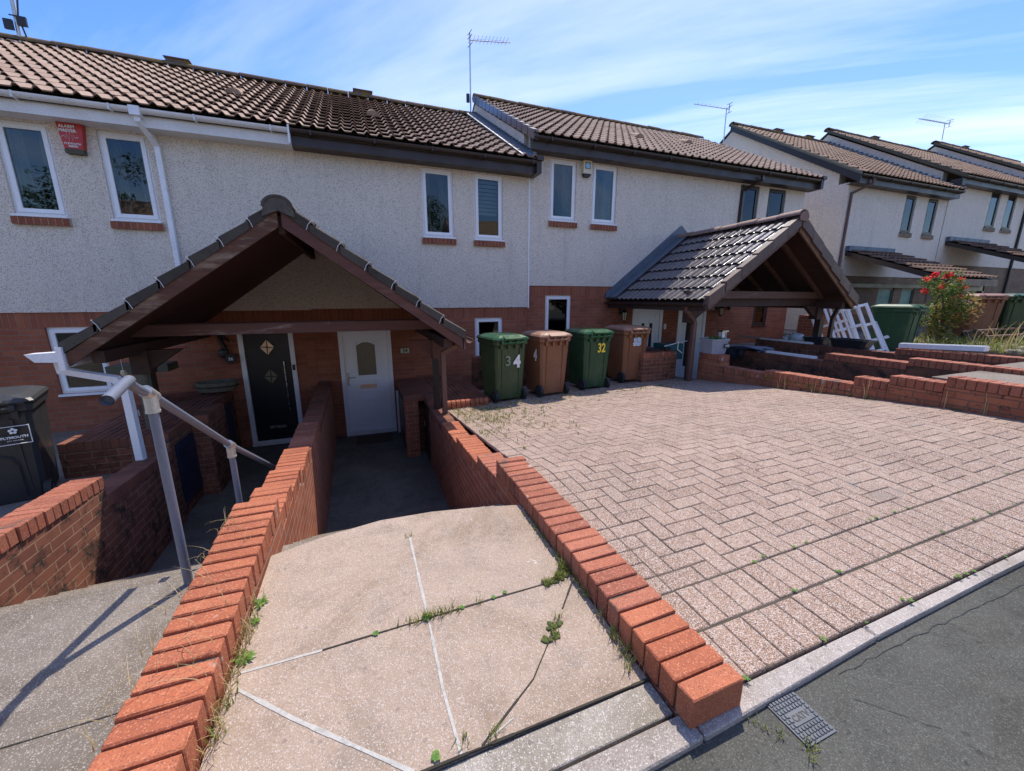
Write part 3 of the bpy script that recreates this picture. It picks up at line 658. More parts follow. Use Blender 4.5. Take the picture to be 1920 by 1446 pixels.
# doors
def front_door(h, x0, x1, z0, z1, Y, style):
    fr = 'white'
    t = .075
    m = MB(); framebox(m, x0, x1, z0, z1, Y-.02, Y+.06, t, .06); d = m.build('door', fr, h)
    a, b, c, e = x0+t, x1-t, z0+.06, z1-t
    leafm = 'doorblack' if style == 'black' else 'doorwhite'
    m = MB(); m.box(a+.003, b-.003, Y+.012, Y+.055, c+.003, e-.003); m.build('door_leaf', leafm, d)
    W = b-a; y = Y+.012; cx = (a+b)/2
    if style == 'black':
        for k, cz in enumerate((e-.26, e-.78)):
            m = MB(); s = .17; m.prism([(cx-.0,cz-s),(cx+s*.85,cz),(cx,cz+s),(cx-s*.85,cz)], 1, y-.014, y-.001); m.build('glazing_surround', 'doorblack', d)
            m = MB(); s = .12
            for q in ((0,1),(1,0),(0,-1),(-1,0)):
                px, pz = cx+q[0]*.012, cz+q[1]*.012
                aa = {(0,1):((px-.008,pz),(px,pz+s),(px-s*.80,pz)),(1,0):((px,pz+.008),(px+s*.80,pz),(px,pz+s)),(0,-1):((px+.008,pz),(px,pz-s),(px+s*.8,pz)),(-1,0):((px,pz-.008),(px-s*.8,pz),(px,pz-s))}[q]
                m.prism(list(aa), 1, y-.022, y-.015)
            m.build('diamond_glass', 'gold' if k == 0 else 'obscure', d)
        m = MB(); m.tube([(b-.11, y-.06, c+.55), (b-.11, y-.06, c+1.45)], .011, 10); m.box(b-.117,b-.103,y-.06,y,c+.65,c+.665); m.box(b-.117,b-.103,y-.06,y,c+1.33,c+1.345); m.build('handle', 'chrome', d)
        m = MB(); m.box(cx-.14, cx+.14, y-.012, y-.001, c+.22, c+.27); m.build('letterbox', 'chrome', d)
        m = MB(); m.box(x1-.06, x1-.02, Y-.04, Y-.021, c+1.28, c+1.38); m.build('doorbell', 'black', d)
        m = MB(); m.box(x0, x1, Y-.05, Y-.0205, z0-.02, z0+.045); m.build('threshold', 'white_dirty', d)
    elif style == 'arch':
        # raised mouldings: arch panel with patterned glass above, framed panel below
        def ring(x0, x1, z0, z1, t, arch=0, nm='moulding', depth=.012, mat='doorwhite'):
            m = MB()
            m.box(x0, x0+t, y-depth, y-.0005, z0, z1-arch); m.box(x1-t, x1, y-depth, y-.0005, z0, z1-arch); m.box(x0+t, x1-t, y-depth, y-.0005, z0, z0+t)
            k = 10; P = [(x0+(x1-x0)*i/k, z1-arch+arch*math.sin(math.pi*i/k)) for i in range(k+1)]
            Q = [(q[0]+(cx-q[0])*2*t/(x1-x0), q[1]-t) for q in P]
            for i in range(k): m.prism([P[i],P[i+1],Q[i+1],Q[i]], 1, y-depth, y-.0005)
            m.build(nm, mat, d)
        ring(cx-.26, cx+.26, c+.99, e-.10, .03, .05)
        ring(cx-.20, cx+.20, c+1.07, e-.20, .03, .06, depth=.02)
        m = MB(); m.box(cx-.165, cx+.165, y-.006, y-.0004, c+1.10, e-.23); m.build('patterned_glass', 'obscure', d)
        ring(cx-.26, cx+.26, c+.10, c+.80, .022); ring(cx-.17, cx+.17, c+.24, c+.66, .02, depth=.016); ring(cx-.12, cx+.12, c+.29, c+.61, .012, depth=.02)
        m = MB(); m.box(cx-.15, cx+.15, y-.012, y-.0005, c+.84, c+.92); m.build('letterbox', 'gold', d)
        m = MB(); m.box(a+.02, a+.055, y-.014, y-.0005, c+.92, c+1.16); m.tube([(a+.04,y-.03,c+1.07),(a+.04,y-.05,c+1.07),(a+.17,y-.05,c+1.07)], .009, 8); m.build('handle', 'chrome', d)
        m = MB(); m.box(x1-.0, x1+.0+.001, Y, Y+.01, z0, z1); 
        m = MB(); m.box(x0, x1, Y-.05, Y-.0205, z0-.02, z0+.05); m.build('threshold', 'white_dirty', d)
    else:
        for sx in (-1, 1):
            m = MB(); px = cx+sx*.12; m.box(px-.045, px+.045, y-.008, y-.0005, c+.35, e-.42); m.build('glass_strip', 'glass' if False else 'lamb', d)
            m = MB(); framebox(m, px-.07, px+.07, c+.32, e-.38, y-.014, y-.0008, .024); m.prism([(px-.07,e-.375),(px+.07,e-.375),(px,e-.24)],1,y-.012,y-.0006); m.build('moulding', 'doorwhite', d)
        for gx_ in (-.3, -.25, .25, .3):
            m = MB(); m.box(cx+gx_-.004, cx+gx_+.004, y-.005, y-.0006, c+.1, e-.1); m.build('groove_bead', 'white_dirty', d)
    return d
front_door(h36, -2.04, -1.20, -2.60, -.50, 7.9, 'black')
front_door(h34, -.47, .465, -2.60, -.50, 7.9, 'arch')
front_door(h33, 6.07, 6.97, -2.15, -.10, 7.9, 'b')
front_door(h32, 7.47, 8.38, -2.15, -.10, 7.9, 'b')
for (a, b, zt) in ((15.9,16.75,.35), (17.2,17.95,.35)):
    m = MB(); framebox(m, a, b, -1.4, zt, C_Y+.02, C_Y+.08, .07); d = m.build('door', 'black', h31); m = MB(); m.box(a+.07,b-.07,C_Y+.04,C_Y+.07,-1.33,zt-.07); m.build('door_leaf', 'teal', d)

# fixtures on the walls
t = thing('alarm_box', 'red rectangular alarm box with white lettering between the two left windows', 'alarm box', (-3.62,7.87,2.05))
m = MB(); m.prism([(-3.74,2.36),(-3.46,2.36),(-3.50,2.04),(-3.70,2.04)], 1, 7.80, 7.878); m.build('casing', 'red', t)
m = MB(); m.box(-3.70,-3.50,7.795,7.878,1.98,2.037); m.build('strobe', 'oldwood', t)
text('lettering', 'ALARM\nMASTER', .052, 'paintw', t, (-3.63,7.797,2.29), bold=.002)
m = MB(); zz = [0,0,.02,-.02,.045,-.05,.06,-.04,.03,-.015,0,0]
m.tube([(-3.71+.017*i,7.796,2.185+q) for i, q in enumerate(zz)], .0035, 4); m.build('pulse_emblem', 'paintw', t)
text('phone_number', 'PLYMOUTH\n768290', .034, 'paintw', t, (-3.60,7.797,2.085), bold=.001)
t = thing('alarm_box', 'cream alarm box with dark base and blue emblem between the two upper windows', 'alarm box', (4.62,7.87,2.5))
m = MB(); m.box(4.52,4.72,7.79,7.878,2.55,2.80); m.build('casing', 'cream', t)
m = MB(); m.prism([(4.53,2.548),(4.71,2.548),(4.68,2.49),(4.56,2.49)], 1, 7.80, 7.878); m.build('strobe', 'black', t)
m = MB(); m.prism([(4.62+.055*math.cos(a*.785),2.70+.055*math.sin(a*.785)) for a in range(8)], 1, 7.782, 7.789); m.build('emblem', 'paintb', t)
m = MB(); framebox(m, 4.56,4.68,2.64,2.76,7.784,7.7895,.012); m.build('emblem_border', 'black', t)
t = thing('number_plaque', 'small pale plaque reading 34 on the brick beside the white door', 'sign', (.70,7.88,-1.0))
m = MB(); m.box(.62,.81,7.875,7.899,-1.06,-.94); m.build('plate', 'stone', t); m = MB(); m.box(.635,.795,7.870,7.8745,-1.045,-.955); m.build('face', 'cream', t)
text('digits', '34', .10, 'black', t, (.715,7.869,-1.0), bold=.003)
t = thing('wall_ornament', 'black cast ornament with round plaque reading 36 left of the black door', 'ornament', (-2.2,7.88,-.9))
m = MB(); m.tube([(-2.28,7.86,-.60),(-2.26,7.84,-.72),(-2.22,7.84,-.82)], .035, 8); m.blob((-2.25,7.84,-.90),(.08,.04,.09)); m.tube([(-2.29,7.86,-.55),(-2.20,7.80,-.62),(-2.15,7.84,-.70)], .018, 6); m.build('bracket', 'black', t)
m = MB(); m.tube([(-2.155,7.80,-1.0),(-2.155,7.83,-1.0)], .085, 16); m.build('disc', 'black', t); text('digits', '36', .075, 'paintw', t, (-2.155,7.797,-1.0), bold=.002)
def wall_lamp(x, z, label):
    t = thing('wall_lamp', label, 'lamp', (x,7.88,z), 'coach lamps on the house fronts')
    m = MB(); m.box(x-.03,x+.03,7.86,7.898,z-.05,z+.1); m.tube([(x,7.86,z+.05),(x,7.78,z+.10),(x,7.74,z+.05)],.01,6)
    for i in range(6):
        an = math.pi*i/3; m.tube([(x+.045*math.cos(an),7.74+.045*math.sin(an),z-.20),(x+.065*math.cos(an),7.74+.065*math.sin(an),z-.02)],.006,4)
    m.tube([(x,7.74,z-.02),(x,7.74,z+.05)],[.08,.02],6); m.tube([(x,7.74,z-.24),(x,7.74,z-.20)],[.01,.05],6); m.build('frame','black',t)
    m = MB(); m.tube([(x,7.74,z-.198),(x,7.74,z-.022)],[.038,.055],6); m.build('glass','cream',t)
wall_lamp(8.72, -.22, 'black coach lamp on brick right of the far white door')
wall_lamp(5.72, -.30, 'black coach lamp on brick left of the near white door under the porch eave')
m = MB(); m.box(7.03,7.08,7.86,7.899,-.75,-.62); tag(m.build('doorbell','white',None), 'small white doorbell on brick between the two white doors', 'doorbell')

# ------------------------------------------------------------------ aerials
def aerial(name_label, base, top, boom_dir, L, nel, tilt=0.0, back=.25, el=.16, mat='galv', x_refl=True):
    t = thing('tv_aerial', name_label, 'aerial', base, 'television aerials on the roofs')
    m = MB(); m.tube([base, top], .019, 8); m.build('mast', mat, t)
    B = Vector(top); d = Vector(boom_dir).normalized(); s = d.cross(Vector((0,0,1))).normalized(); u = Vector((0,0,1))
    m = MB(); m.tube([B-d*back-Vector((0,0,.03)), B+d*(L-back)-Vector((0,0,.03))], .014, 6)
    m.build('boom', mat, t)
    m = MB()
    for i in range(nel):
        c = B-d*back*.6+d*((L-back*.4)*i/nel)
        if x_refl:
            m.tube([c+s*el+u*el*.5, c, c-s*el+u*el*.5], .005, 4); m.tube([c+s*el-u*el*.5, c, c-s*el-u*el*.5], .005, 4)
        else: m.tube([c+s*el*(1.1-.4*i/nel), c-s*el*(1.1-.4*i/nel)], .005, 4)
    m.build('elements', mat, t)
    m = MB(); c = B-d*back; m.tube([c+u*.14-s*.12, c+u*.16+s*.12], .008, 4); m.tube([c-u*.14-s*.12, c-u*.14+s*.12], .008, 4); m.tube([c+u*.15, c-u*.15],.012,4); m.tube([c+u*.05-s*.13,c+u*.05+s*.13],.008,4)
    m.build('reflector', 'black', t)
    return t
aerial('tall thin aerial with long boom pointing right at the step between roofs', (3.22,11.82,4.75), (3.24,11.82,6.78), (.93,.20,.24), 1.32, 11, back=.0, el=.10)
t = thing('junction_box', 'small black junction box clipped low on the tall aerial mast', 'box', (3.1,11.8,5.3))
m = MB(); m.box(3.10,3.18,11.74,11.80,5.25,5.45); m.build('casing','black',t)
aerial('aerial with bare boom pointing left above the gable gap', (12.70,12.0,5.30), (12.68,12.0,6.62), (-1,.05,-.02), 1.55, 9, back=.12, el=.09, x_refl=False)
aerial('bushy many armed aerial on the farthest roof at the right', (26.15,12.0,7.3), (26.1,12.0,8.0), (-1,.03,-.03), 2.3, 12, back=.35, el=.22)
t = thing('aerial_mast', 'pale mast with two dark brackets at the top left corner of the roof', 'mast', (-5.85,11.7,4.7))
m = MB(); m.tube([(-5.85,11.7,4.7),(-5.80,11.7,7.0)], .035, 10); m.build('mast','galv',t)
m = MB(); m.tube([(-5.72,11.68,4.9),(-5.78,11.66,5.3),(-5.70,11.66,5.8)],.014,6); m.build('cable','black',t)
m = MB(); m.box(-6.0,-5.87,11.62,11.66,5.05,5.22); m.box(-5.80,-5.66,11.62,11.66,5.14,5.30); m.tube([(-5.9,11.64,5.3),(-5.74,11.64,5.3)],.012,6); m.build('bracket','black',t)

# ------------------------------------------------------------------ porches
def porch(label, cx, dz, Yf, Yp, style):
    """open gabled porch on two posts shared by a pair of houses"""
    t = thing('porch', label, 'porch', (cx, Yp, -1.6+dz), 'gabled timber porches in front of the doors')
    hw = 1.91; za = .965+dz; zeave = -.44+dz; sl = (za-zeave)/hw; Ln = math.hypot(hw, za-zeave)
    Yw = 7.878
    tm = 'tile_moss' if style == 'old' else 'tile_dark'
    prof = [(0,0),(.5,0),(.62,.7),(.75,1),(.88,.7),(1,0)] if style == 'old' else [(0,.0),(.08,.55),(.30,.6),(.40,0),(.52,0),(.60,.55),(.82,.6),(.92,0),(1,0)]
    for s in (-1, 1):
        m = MB(); O = (cx+s*hw, Yf if s > 0 else Yf, zeave-.02)
        tiles(m, (cx+s*(hw+.03), Yf, zeave-.035), (0,1,0), Yw-Yf, Vector((-s*hw, 0, za-zeave)), Ln+.02, pitch=.2 if style == 'old' else .3, course=.34, prof=prof, thick=.036)
        rf = m.build('roof_slope', tm, t, fix=False)
        # soffit boards under the tiles
        m = MB(); o = .045
        m.hexa([(cx+s*hw,Yf+.03,zeave-.05-o),(cx,Yf+.03,za-.05-o),(cx,Yw,za-.05-o),(cx+s*hw,Yw,zeave-.05-o),(cx+s*hw,Yf+.03,zeave-.02-o),(cx,Yf+.03,za-.02-o),(cx,Yw,za-.02-o),(cx+s*hw,Yw,zeave-.02-o)])
        m.build('soffit_boards', 'soffit' if style == 'old' else 'beamdark', t)
        # barge board on the gable
        m = MB(); bd = .155
        y0, y1 = Yf-.02, Yf+.012
        m.hexa([(cx+s*hw*.995,y0,zeave-.07-bd*.75),(cx+s*.018,y0,za-.085-bd),(cx+s*.018,y1,za-.085-bd),(cx+s*hw*.995,y1,zeave-.07-bd*.75),
                (cx+s*hw*.995,y0,zeave-.065),(cx+s*.018,y0,za-.075),(cx+s*.018,y1,za-.075),(cx+s*hw*.995,y1,zeave-.065)])
        if style == 'old': m.build('barge_board', 'barge' if s < 0 else 'bargered', t)
        else: m.build('barge_board', 'beambrown' if s < 0 else 'bareboard', t)
        if style == 'old':   # mortar bedded verge with wire clips
            m = MB(); n = 7
            for i in range(n):
                a = i/n; b = (i+1)/n; x0 = cx+s*hw*(1-a)*1.015; x1 = cx+s*hw*(1-b)*1.0; z0 = zeave+(za-zeave)*a; z1 = zeave+(za-zeave)*b
                m.hexa([(x0,Yf-.035,z0-.075),(x1,Yf-.035,z1-.075),(x1,Yf+.03,z1-.075),(x0,Yf+.03,z0-.075),(x0,Yf-.035,z0+.035),(x1,Yf-.035,z1+.008),(x1,Yf+.03,z1+.008),(x0,Yf+.03,z0+.035)])
            m.build('verge_mortar', 'tile_moss', t)
            m = MB()
            for i in range(1, 7):
                a = i/7-.01; x = cx+s*hw*(1-a); z = zeave+(za-zeave)*a
                m.tube([(x+s*.02,Yf+.02,z+.05),(x+s*.01,Yf-.03,z+.055),(x-s*.03,Yf-.045,z+.01),(x-s*.05,Yf-.042,z-.045)], .003, 5)
            m.build('verge_clips', 'white_dirty', t)
        else:
            m = MB(); n = 6
            for i in range(n):
                a = i/n; b = (i+1)/n-.008; x0 = cx+s*hw*(1-a)*1.02; x1 = cx+s*hw*(1-b); z0 = zeave+(za-zeave)*a; z1 = zeave+(za-zeave)*b
                m.hexa([(x0,Yf-.06,z0-.13),(x1,Yf-.06,z1-.15),(x1,Yf+.05,z1-.15),(x0,Yf+.05,z0-.13),(x0,Yf-.06,z0+.055),(x1,Yf-.06,z1+.045),(x1,Yf+.05,z1+.045),(x0,Yf+.05,z0+.055)])
            m.build('verge_caps', 'cap_brown', t)
        # eave plate, gutter
        m = MB(); xx = cx+s*1.72
        m.box(xx-.05, xx+.05, Yf+.06, Yw, zeave-.20+ .02, zeave-.06); m.build('wall_plate', 'beamdark', t)
        m = MB(); xe = cx+s*(hw+.02); m.box(xe-.012, xe+.012, Yf+.0, Yw, zeave-.20, zeave-.06); m.build('eave_fascia', 'white' if (style == 'old' and s < 0) else ('brown_pipe' if style == 'old' else 'brown'), t)
        m = MB(); gx_ = cx+s*(hw+.075); g = [(gx_+.055*math.cos(math.pi*(1+i/6)), zeave-.07+.055*math.sin(math.pi*(1+i/6))) for i in range(7)] + [(gx_+.047*math.cos(math.pi*(1+i/6)), zeave-.07+.047*math.sin(math.pi*(1+i/6))) for i in range(6,-1,-1)]
        m.prism(g, 1, Yf-.03, Yw); m.build('gutter', 'white' if (style == 'old' and s < 0) else ('brown_pipe' if style == 'old' else 'brown'), t)
        # rafters
        if style != 'old':
            for k in range(4):
                yy = Yf+.45+k*.6; m = MB()
                m.hexa([(cx+s*hw*.9,yy,zeave+.02-.05),(cx,yy,za-.20),(cx,yy+.05,za-.20),(cx+s*hw*.9,yy+.05,zeave+.02-.05),(cx+s*hw*.9,yy,zeave+.05),(cx,yy,za-.10),(cx,yy+.05,za-.10),(cx+s*hw*.9,yy+.05,zeave+.05)])
                m.build('rafter', 'beambrown', t)
        # knee bracket on the post
        px = cx+s*1.72
        m = MB(); m.box(px-.085, px+.085, Yp-.085, Yp+.085, -.86+dz, -.585+dz); m.prism([(px-s*.08,-.585+dz),(px-s*.40,-.585+dz),(px-s*.08,-.82+dz)], 1, Yp-.04, Yp+.04); m.build('knee_bracket', 'beamdark' if s < 0 or style != 'old' else 'bargered', t)
    # ridge
    m = MB(); ridge_run(m, (cx, Yf-.07, za+(-.04 if style == 'old' else .02)), (cx, Yw, za+(-.04 if style == 'old' else .02)), r=.145 if style == 'old' else .125, seg=.42, drop=.10, n=12); rg = m.build('ridge_tiles', 'tile_moss' if style == 'old' else 'ridge_clay', t); smooth_by_angle(rg)
    if style != 'old':
        m = MB(); m.prism([(cx+.11*math.cos(math.pi*i/10), za-.012+.088*math.sin(math.pi*i/10)) for i in range(11)]+[(cx-.09,za-.08),(cx+.09,za-.08)], 1, Yf-.085, Yf-.068); m.build('ridge_end_cap', 'ridge_clay', t)
    if style == 'old':
        m = MB(); m.prism([(cx+.135*math.cos(math.pi*i/12), za-.075+.125*math.sin(math.pi*i/12)) for i in range(13)]+[(cx-.15,za-.15),(cx,za-.085),(cx+.15,za-.15)], 1, Yf-.055, Yf+.02); m.build('ridge_end_mortar', 'grey_mortar', t)
    m = MB(); m.box(cx-.03, cx+.03, Yf+.05, Yw, za-.30, za-.12); m.build('ridge_beam', 'beamdark', t)
    # tie beam at the posts and a second one behind
    m = MB(); m.box(cx-1.86, cx+1.78, Yp-.06, Yp+.0, -.43+dz, -.30+dz); m.build('tie_beam', 'beam' if style == 'old' else 'beambrown', t)
    m = MB(); m.box(cx-1.80, cx+1.72, Yp+.03, Yp+.12, -.58+dz if style != 'old' else -.40+dz, -.29+dz); m.build('rear_beam', 'beamdark' if style != 'old' else 'bargered', t)
    return t
PA = porch('weathered brown timber porch with mossy tiles over the black and white doors', -.735, 0, 4.9, 5.75, 'old')
PB = porch('dark tiled timber porch with terracotta ridge over the two far white doors', 7.28, .43, 5.05, 5.60, 'new')
# porch A posts, gutters' downpipes
m = MB(); m.tube([(-2.48,5.72,-1.56),(-2.48,5.72,-.84)], .055, 14); o = m.build('post', 'stone', PA); smooth_by_angle(o)
m = MB(); m.box(.905,.985,5.68,5.76,-1.62,-.84); m.build('post', 'black', PA)
squarepipe(PA, [(-2.76,5.0,-.60),(-2.76,5.0,-.68),(-2.40,5.05,-.80),(-2.34,5.05,-.90),(-2.34,5.05,-1.72)], 'white', .034)
m = MB(); m.hexa([(-2.86,4.86,-.575),(-2.70,4.86,-.585),(-2.70,5.0,-.585),(-2.86,5.0,-.575),(-2.92,4.86,-.50),(-2.70,4.86,-.49),(-2.70,5.0,-.49),(-2.92,5.0,-.50)]); m.box(-2.69,-2.645,4.84,4.87,-.66,-.44); m.build('gutter_end', 'white', PA)
squarepipe(PA, [(1.245,5.35,-.50),(1.245,5.35,-.60),(1.0,5.40,-.74),(1.0,5.40,-.82),(1.0,5.40,-1.62)], 'brown_pipe', .032)
# porch B posts and pipes
m = MB(); m.box(5.68,5.78,5.62,5.72,-1.62,-.42); m.build('post', 'brown', PB)
m = MB(); m.box(9.12,9.24,5.56,5.68,-1.0,-.42); m.build('post', 'brown', PB)
squarepipe(PB, [(5.34,5.45,-.10),(5.34,5.45,-.22),(5.60,5.52,-.40),(5.60,5.52,-1.5)], 'brown_pipe', .032)
squarepipe(PB, [(9.25,5.35,-.10),(9.25,5.35,-.22),(9.40,5.5,-.40),(9.40,5.5,-1.0)], 'brown', .032)
# lead flashing where porch B meets the wall
m = MB()
for s in (-1, 1):
    m.hexa([(7.28+s*1.97,7.55,.02),(7.28,7.55,1.475),(7.28,7.872,1.475),(7.28+s*1.97,7.872,.02),(7.28+s*1.97,7.55,.035),(7.28,7.55,1.49),(7.28,7.872,1.49),(7.28+s*1.97,7.872,.035)])
    m.hexa([(7.28+s*2.02,7.845,.0),(7.28,7.845,1.49),(7.28,7.873,1.49),(7.28+s*2.02,7.873,.0),(7.28+s*2.02,7.845,.13),(7.28,7.845,1.70),(7.28,7.873,1.70),(7.28+s*2.02,7.873,.13)])
m.build('lead_flashing', 'lead', PB)

# lean-to porches of the far houses
def leanto(label, x0, x1, Yw, zw, Yf, zf, lit='tile_c'):
    t = thing('lean_to_porch', label, 'porch', ((x0+x1)/2, Yf, zf-1.8), 'lean to porches on the far houses')
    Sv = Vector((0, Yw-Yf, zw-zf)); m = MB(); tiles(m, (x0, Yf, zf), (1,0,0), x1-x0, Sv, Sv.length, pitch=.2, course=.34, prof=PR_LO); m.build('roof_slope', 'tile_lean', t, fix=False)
    m = MB(); m.hexa([(x0,Yf,zf-.14),(x1,Yf,zf-.14),(x1,Yw,zw-.14),(x0,Yw,zw-.14),(x0,Yf,zf-.01),(x1,Yf,zf-.01),(x1,Yw,zw-.01),(x0,Yw,zw-.01)]); m.build('roof_deck', 'brown', t)
    m = MB(); m.box(x0-.02,x1+.0,Yw-.12,Yw-.001,zw-.02,zw+.13); m.build('lead_flashing', 'lead', t)
    m = MB(); m.box(x0,x1,Yf-.04,Yf-.005,zf-.18,zf-.02); m.build('fascia', 'brown_pipe', t)
    m = MB(); m.box(x0+.08,x0+.18,Yf+.15,Yf+.25,zf-2.2,zf-.10); m.build('post','brown',t); m = MB(); m.box(x1-.18,x1-.08,Yf+.15,Yf+.25,zf-2.2,zf-.10); m.build('post','brown',t)
    m = MB(); m.box(x0+.05,x1-.05,Yf+.15,Yf+.25,zf-.30,zf-.14); m.build('beam','brown',t)
    return t
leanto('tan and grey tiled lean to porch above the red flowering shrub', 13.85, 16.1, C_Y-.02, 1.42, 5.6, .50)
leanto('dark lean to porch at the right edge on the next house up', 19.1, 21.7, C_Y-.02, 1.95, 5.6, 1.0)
m = MB(); m.box(13.52,18.68,C_Y-.09,C_Y-.021,.34,.46); tag(m.build('lintel_beam','brown',None),'long dark timber lintel above the doors of the gable house','beam')

# ------------------------------------------------------------------ ground, road, kerb
gz = lambda x: .013*(x-1)
m = MB(); m.quad((-400,-400,-2.9),(400,-400,-2.9),(400,400,-2.9),(-400,400,-2.9)); struct(m.build('ground','soil',None,fix=False))
m = MB(); m.quad((-60,-12,-1.325+gz(-60)),(60,-12,-1.325+gz(60)),(60,.72,-1.325+gz(60)),(-60,.72,-1.325+gz(-60))); m.quad((-60,.72,-1.325+gz(-60)),(60,.72,-1.325+gz(60)),(60,.72,-2.8),(-60,.72,-2.8)); struct(m.build('road','asphalt',None,fix=False))
m = MB(); x = -8.6+.35
while x < 30:
    ko = lambda a: .640+.058*min(1, max(0, (a-.3)/1.7)); nb = len(m.v)
    m.cbox(x, x+.909, .64, .742, -1.45, -1.302, .006, lambda a, b: gz(a))
    for q in range(nb, len(m.v)):
        X_, Y_, Z_ = m.v[q]; m.v[q] = (X_, .742-(.742-Y_)*(.742-ko(X_))/.102, Z_)
    x += .913
struct(m.build('kerb','kerb',None))
m = MB()   # thin irregular cracks in the tarmac
for pts in ([(.62,.56),(.95,.50),(1.25,.40),(1.9,.18),(2.6,-.2)],[(1.45,.58),(1.60,.42),(1.66,.2),(1.9,.0)],[(1.5,.655),(2.4,.64),(3.4,.62)]):
    for (x0,y0),(x1,y1) in zip(pts,pts[1:]):
        k = max(2,int(math.hypot(x1-x0,y1-y0)/.04)); px, py = x0, y0
        for i in range(1,k+1):
            qx = x0+(x1-x0)*i/k+random.uniform(-.006,.006); qy = y0+(y1-y0)*i/k+random.uniform(-.006,.006); w_ = random.uniform(.0008,.0022)
            m.quad((px,py-w_,-1.3225+gz(px)),(qx,qy-w_,-1.3225+gz(qx)),(qx,qy+w_,-1.3225+gz(qx)),(px,py+w_,-1.3225+gz(px))); px, py = qx, qy
struct(m.build('road_cracks','rubber',None,fix=False))
m = MB(); m.cbox(-.55,.84,.752,.868,-1.5,-1.305,.003,lambda a,b:gz(a)); struct(m.build('cement_band','pale_conc',None))

# CATV cover in the road
t = thing('cable_cover', 'small grey ribbed CATV cover set in the tarmac beside the kerb', 'utility cover', (1.22,.61,-1.32))
gzz = -1.321; m = MB()
a = R(0)
m.box(1.155,1.285,.535,.672,-1.35,-1.318); m.build('plate','gulley',t)
m = MB()
for i in range(9):
    for j in range(9):
        if 3 <= j <= 5 and 2 <= i <= 6: continue
        x = 1.160+i*.0136; y = .541+j*.0143; m.cbox(x+.001,x+.0115,y+.001,y+.0125,-1.318,-1.3145,.0012)
m.build('ribs','gulley',t)
m = MB(); m.box(1.185,1.262,.586,.622,-1.318,-1.3152); m.build('name_panel','gulley',t)
text('lettering','CATV',.027,'black',t,(1.223,.604,-1.3145),rot=(0,0,0),ext=.0006,bold=.0006)

# ------------------------------------------------------------------ driveway
def drv(x, y):
    def pl(y, P):
        for (a, b), (c, d) in zip(P, P[1:]):
            if y <= c: return b+(d-b)*(y-a)/(c-a)
        return P[-1][1]
    l = pl(y, [(.5,-1.295),(.75,-1.29),(2.4,-1.245),(3.0,-1.335),(3.9,-1.44),(4.8,-1.545),(5.6,-1.63),(6.8,-1.66)])
    r = pl(y, [(.5,-1.235),(.75,-1.225),(1.6,-1.15),(2.2,-1.175),(3.2,-1.26),(5.8,-1.53),(6.8,-1.60)])
    f = min(1, max(0, (x-1.06)/4.84)); return l+(r-l)*f+.004*math.sin(x*2.3+y*1.1)*math.sin(y*1.9-x*.7)-.006*math.exp(-((x-3.1)**2+(y-2.2)**2)/.3)
pv = MB()
def paver(x0, x1, y0, y1, X0, X1, Y0, Y1, gap=.0022):
    x0, x1, y0, y1 = max(x0,X0), min(x1,X1), max(y0,Y0), min(y1,Y1)
    if x1-x0 < .022 or y1-y0 < .022: return
    j = random.uniform(-.0022,.0022); tx = random.uniform(-.006,.006); ty = random.uniform(-.006,.006); cx, cy = (x0+x1)/2, (y0+y1)/2
    pv.cbox(x0+gap, x1-gap, y0+gap, y1-gap, -.03, 0, .0035, lambda a, b: drv(a,b)+j+tx*(a-cx)+ty*(b-cy))
DX0, DX1, DY1 = 1.064, 5.895, 6.75
y = .748
for row in range(2):     # header rows along the kerb
    x = DX0+(.05 if row else 0)-.1
    while x < DX1: paver(x, x+.1, y, y+.2, DX0, DX1, 0, 9); x += .1
    y += .203 if row else .2065
hy0 = y
yy = hy0
while yy < DY1: paver(DX0, DX0+.14, yy, yy+.1, 0, 9, 0, DY1); yy += .1   # edge column
hx0 = DX0+.14; g = .1
for i in range(-2, int((DX1-hx0)/g)+2):
    for j in range(-2, int((DY1-hy0)/g)+2):
        k = (i-j) % 4
        if k == 0: paver(hx0+i*g, hx0+(i+2)*g, hy0+j*g, hy0+(j+1)*g, hx0, DX1, hy0, DY1)
        elif k == 3: paver(hx0+i*g, hx0+(i+1)*g, hy0+j*g, hy0+(j+2)*g, hx0, DX1, hy0, DY1)
struct(pv.build('driveway','paver',None))
m = MB(); NX, NY = 10, 28
for i in range(NX):
    for j in range(NY):
        P = [(DX0+(DX1-DX0)*(i+a)/NX, .748+(DY1-.748)*(j+b)/NY) for a, b in ((0,0),(1,0),(1,1),(0,1))]
        m.quad(*[(x, y, drv(x, y)-.0055) for x, y in P])
m.quad((DX0,DY1,-1.66),(DX1,DY1,-1.6),(DX1,DY1,-2.8),(DX0,DY1,-2.8))
struct(m.build('driveway_bed','sand',None,fix=False))

# ------------------------------------------------------------------ slabs, steps, paths
zs = lambda y: -1.305+.025*(y-.8)
m = MB(); X0, X1 = -.53, .838
edge = [(-.53,2.06),(-.30,2.14),(0,2.20),(.30,2.19),(.60,2.14),(.838,2.08)]
poly = [(X0,.872),(X1,.872)]+edge[::-1]
b = len(m.v); m.v += [(x,y,zs(y)) for x,y in poly]+[(x,y,-2.7) for x,y in poly]; n = len(poly)
m.f.append(tuple(range(n)))
for i in range(n): m.f.append((i,(i+1)%n,n+(i+1)%n,n+i))
struct(m.build('front_slab','slab_pink',None))
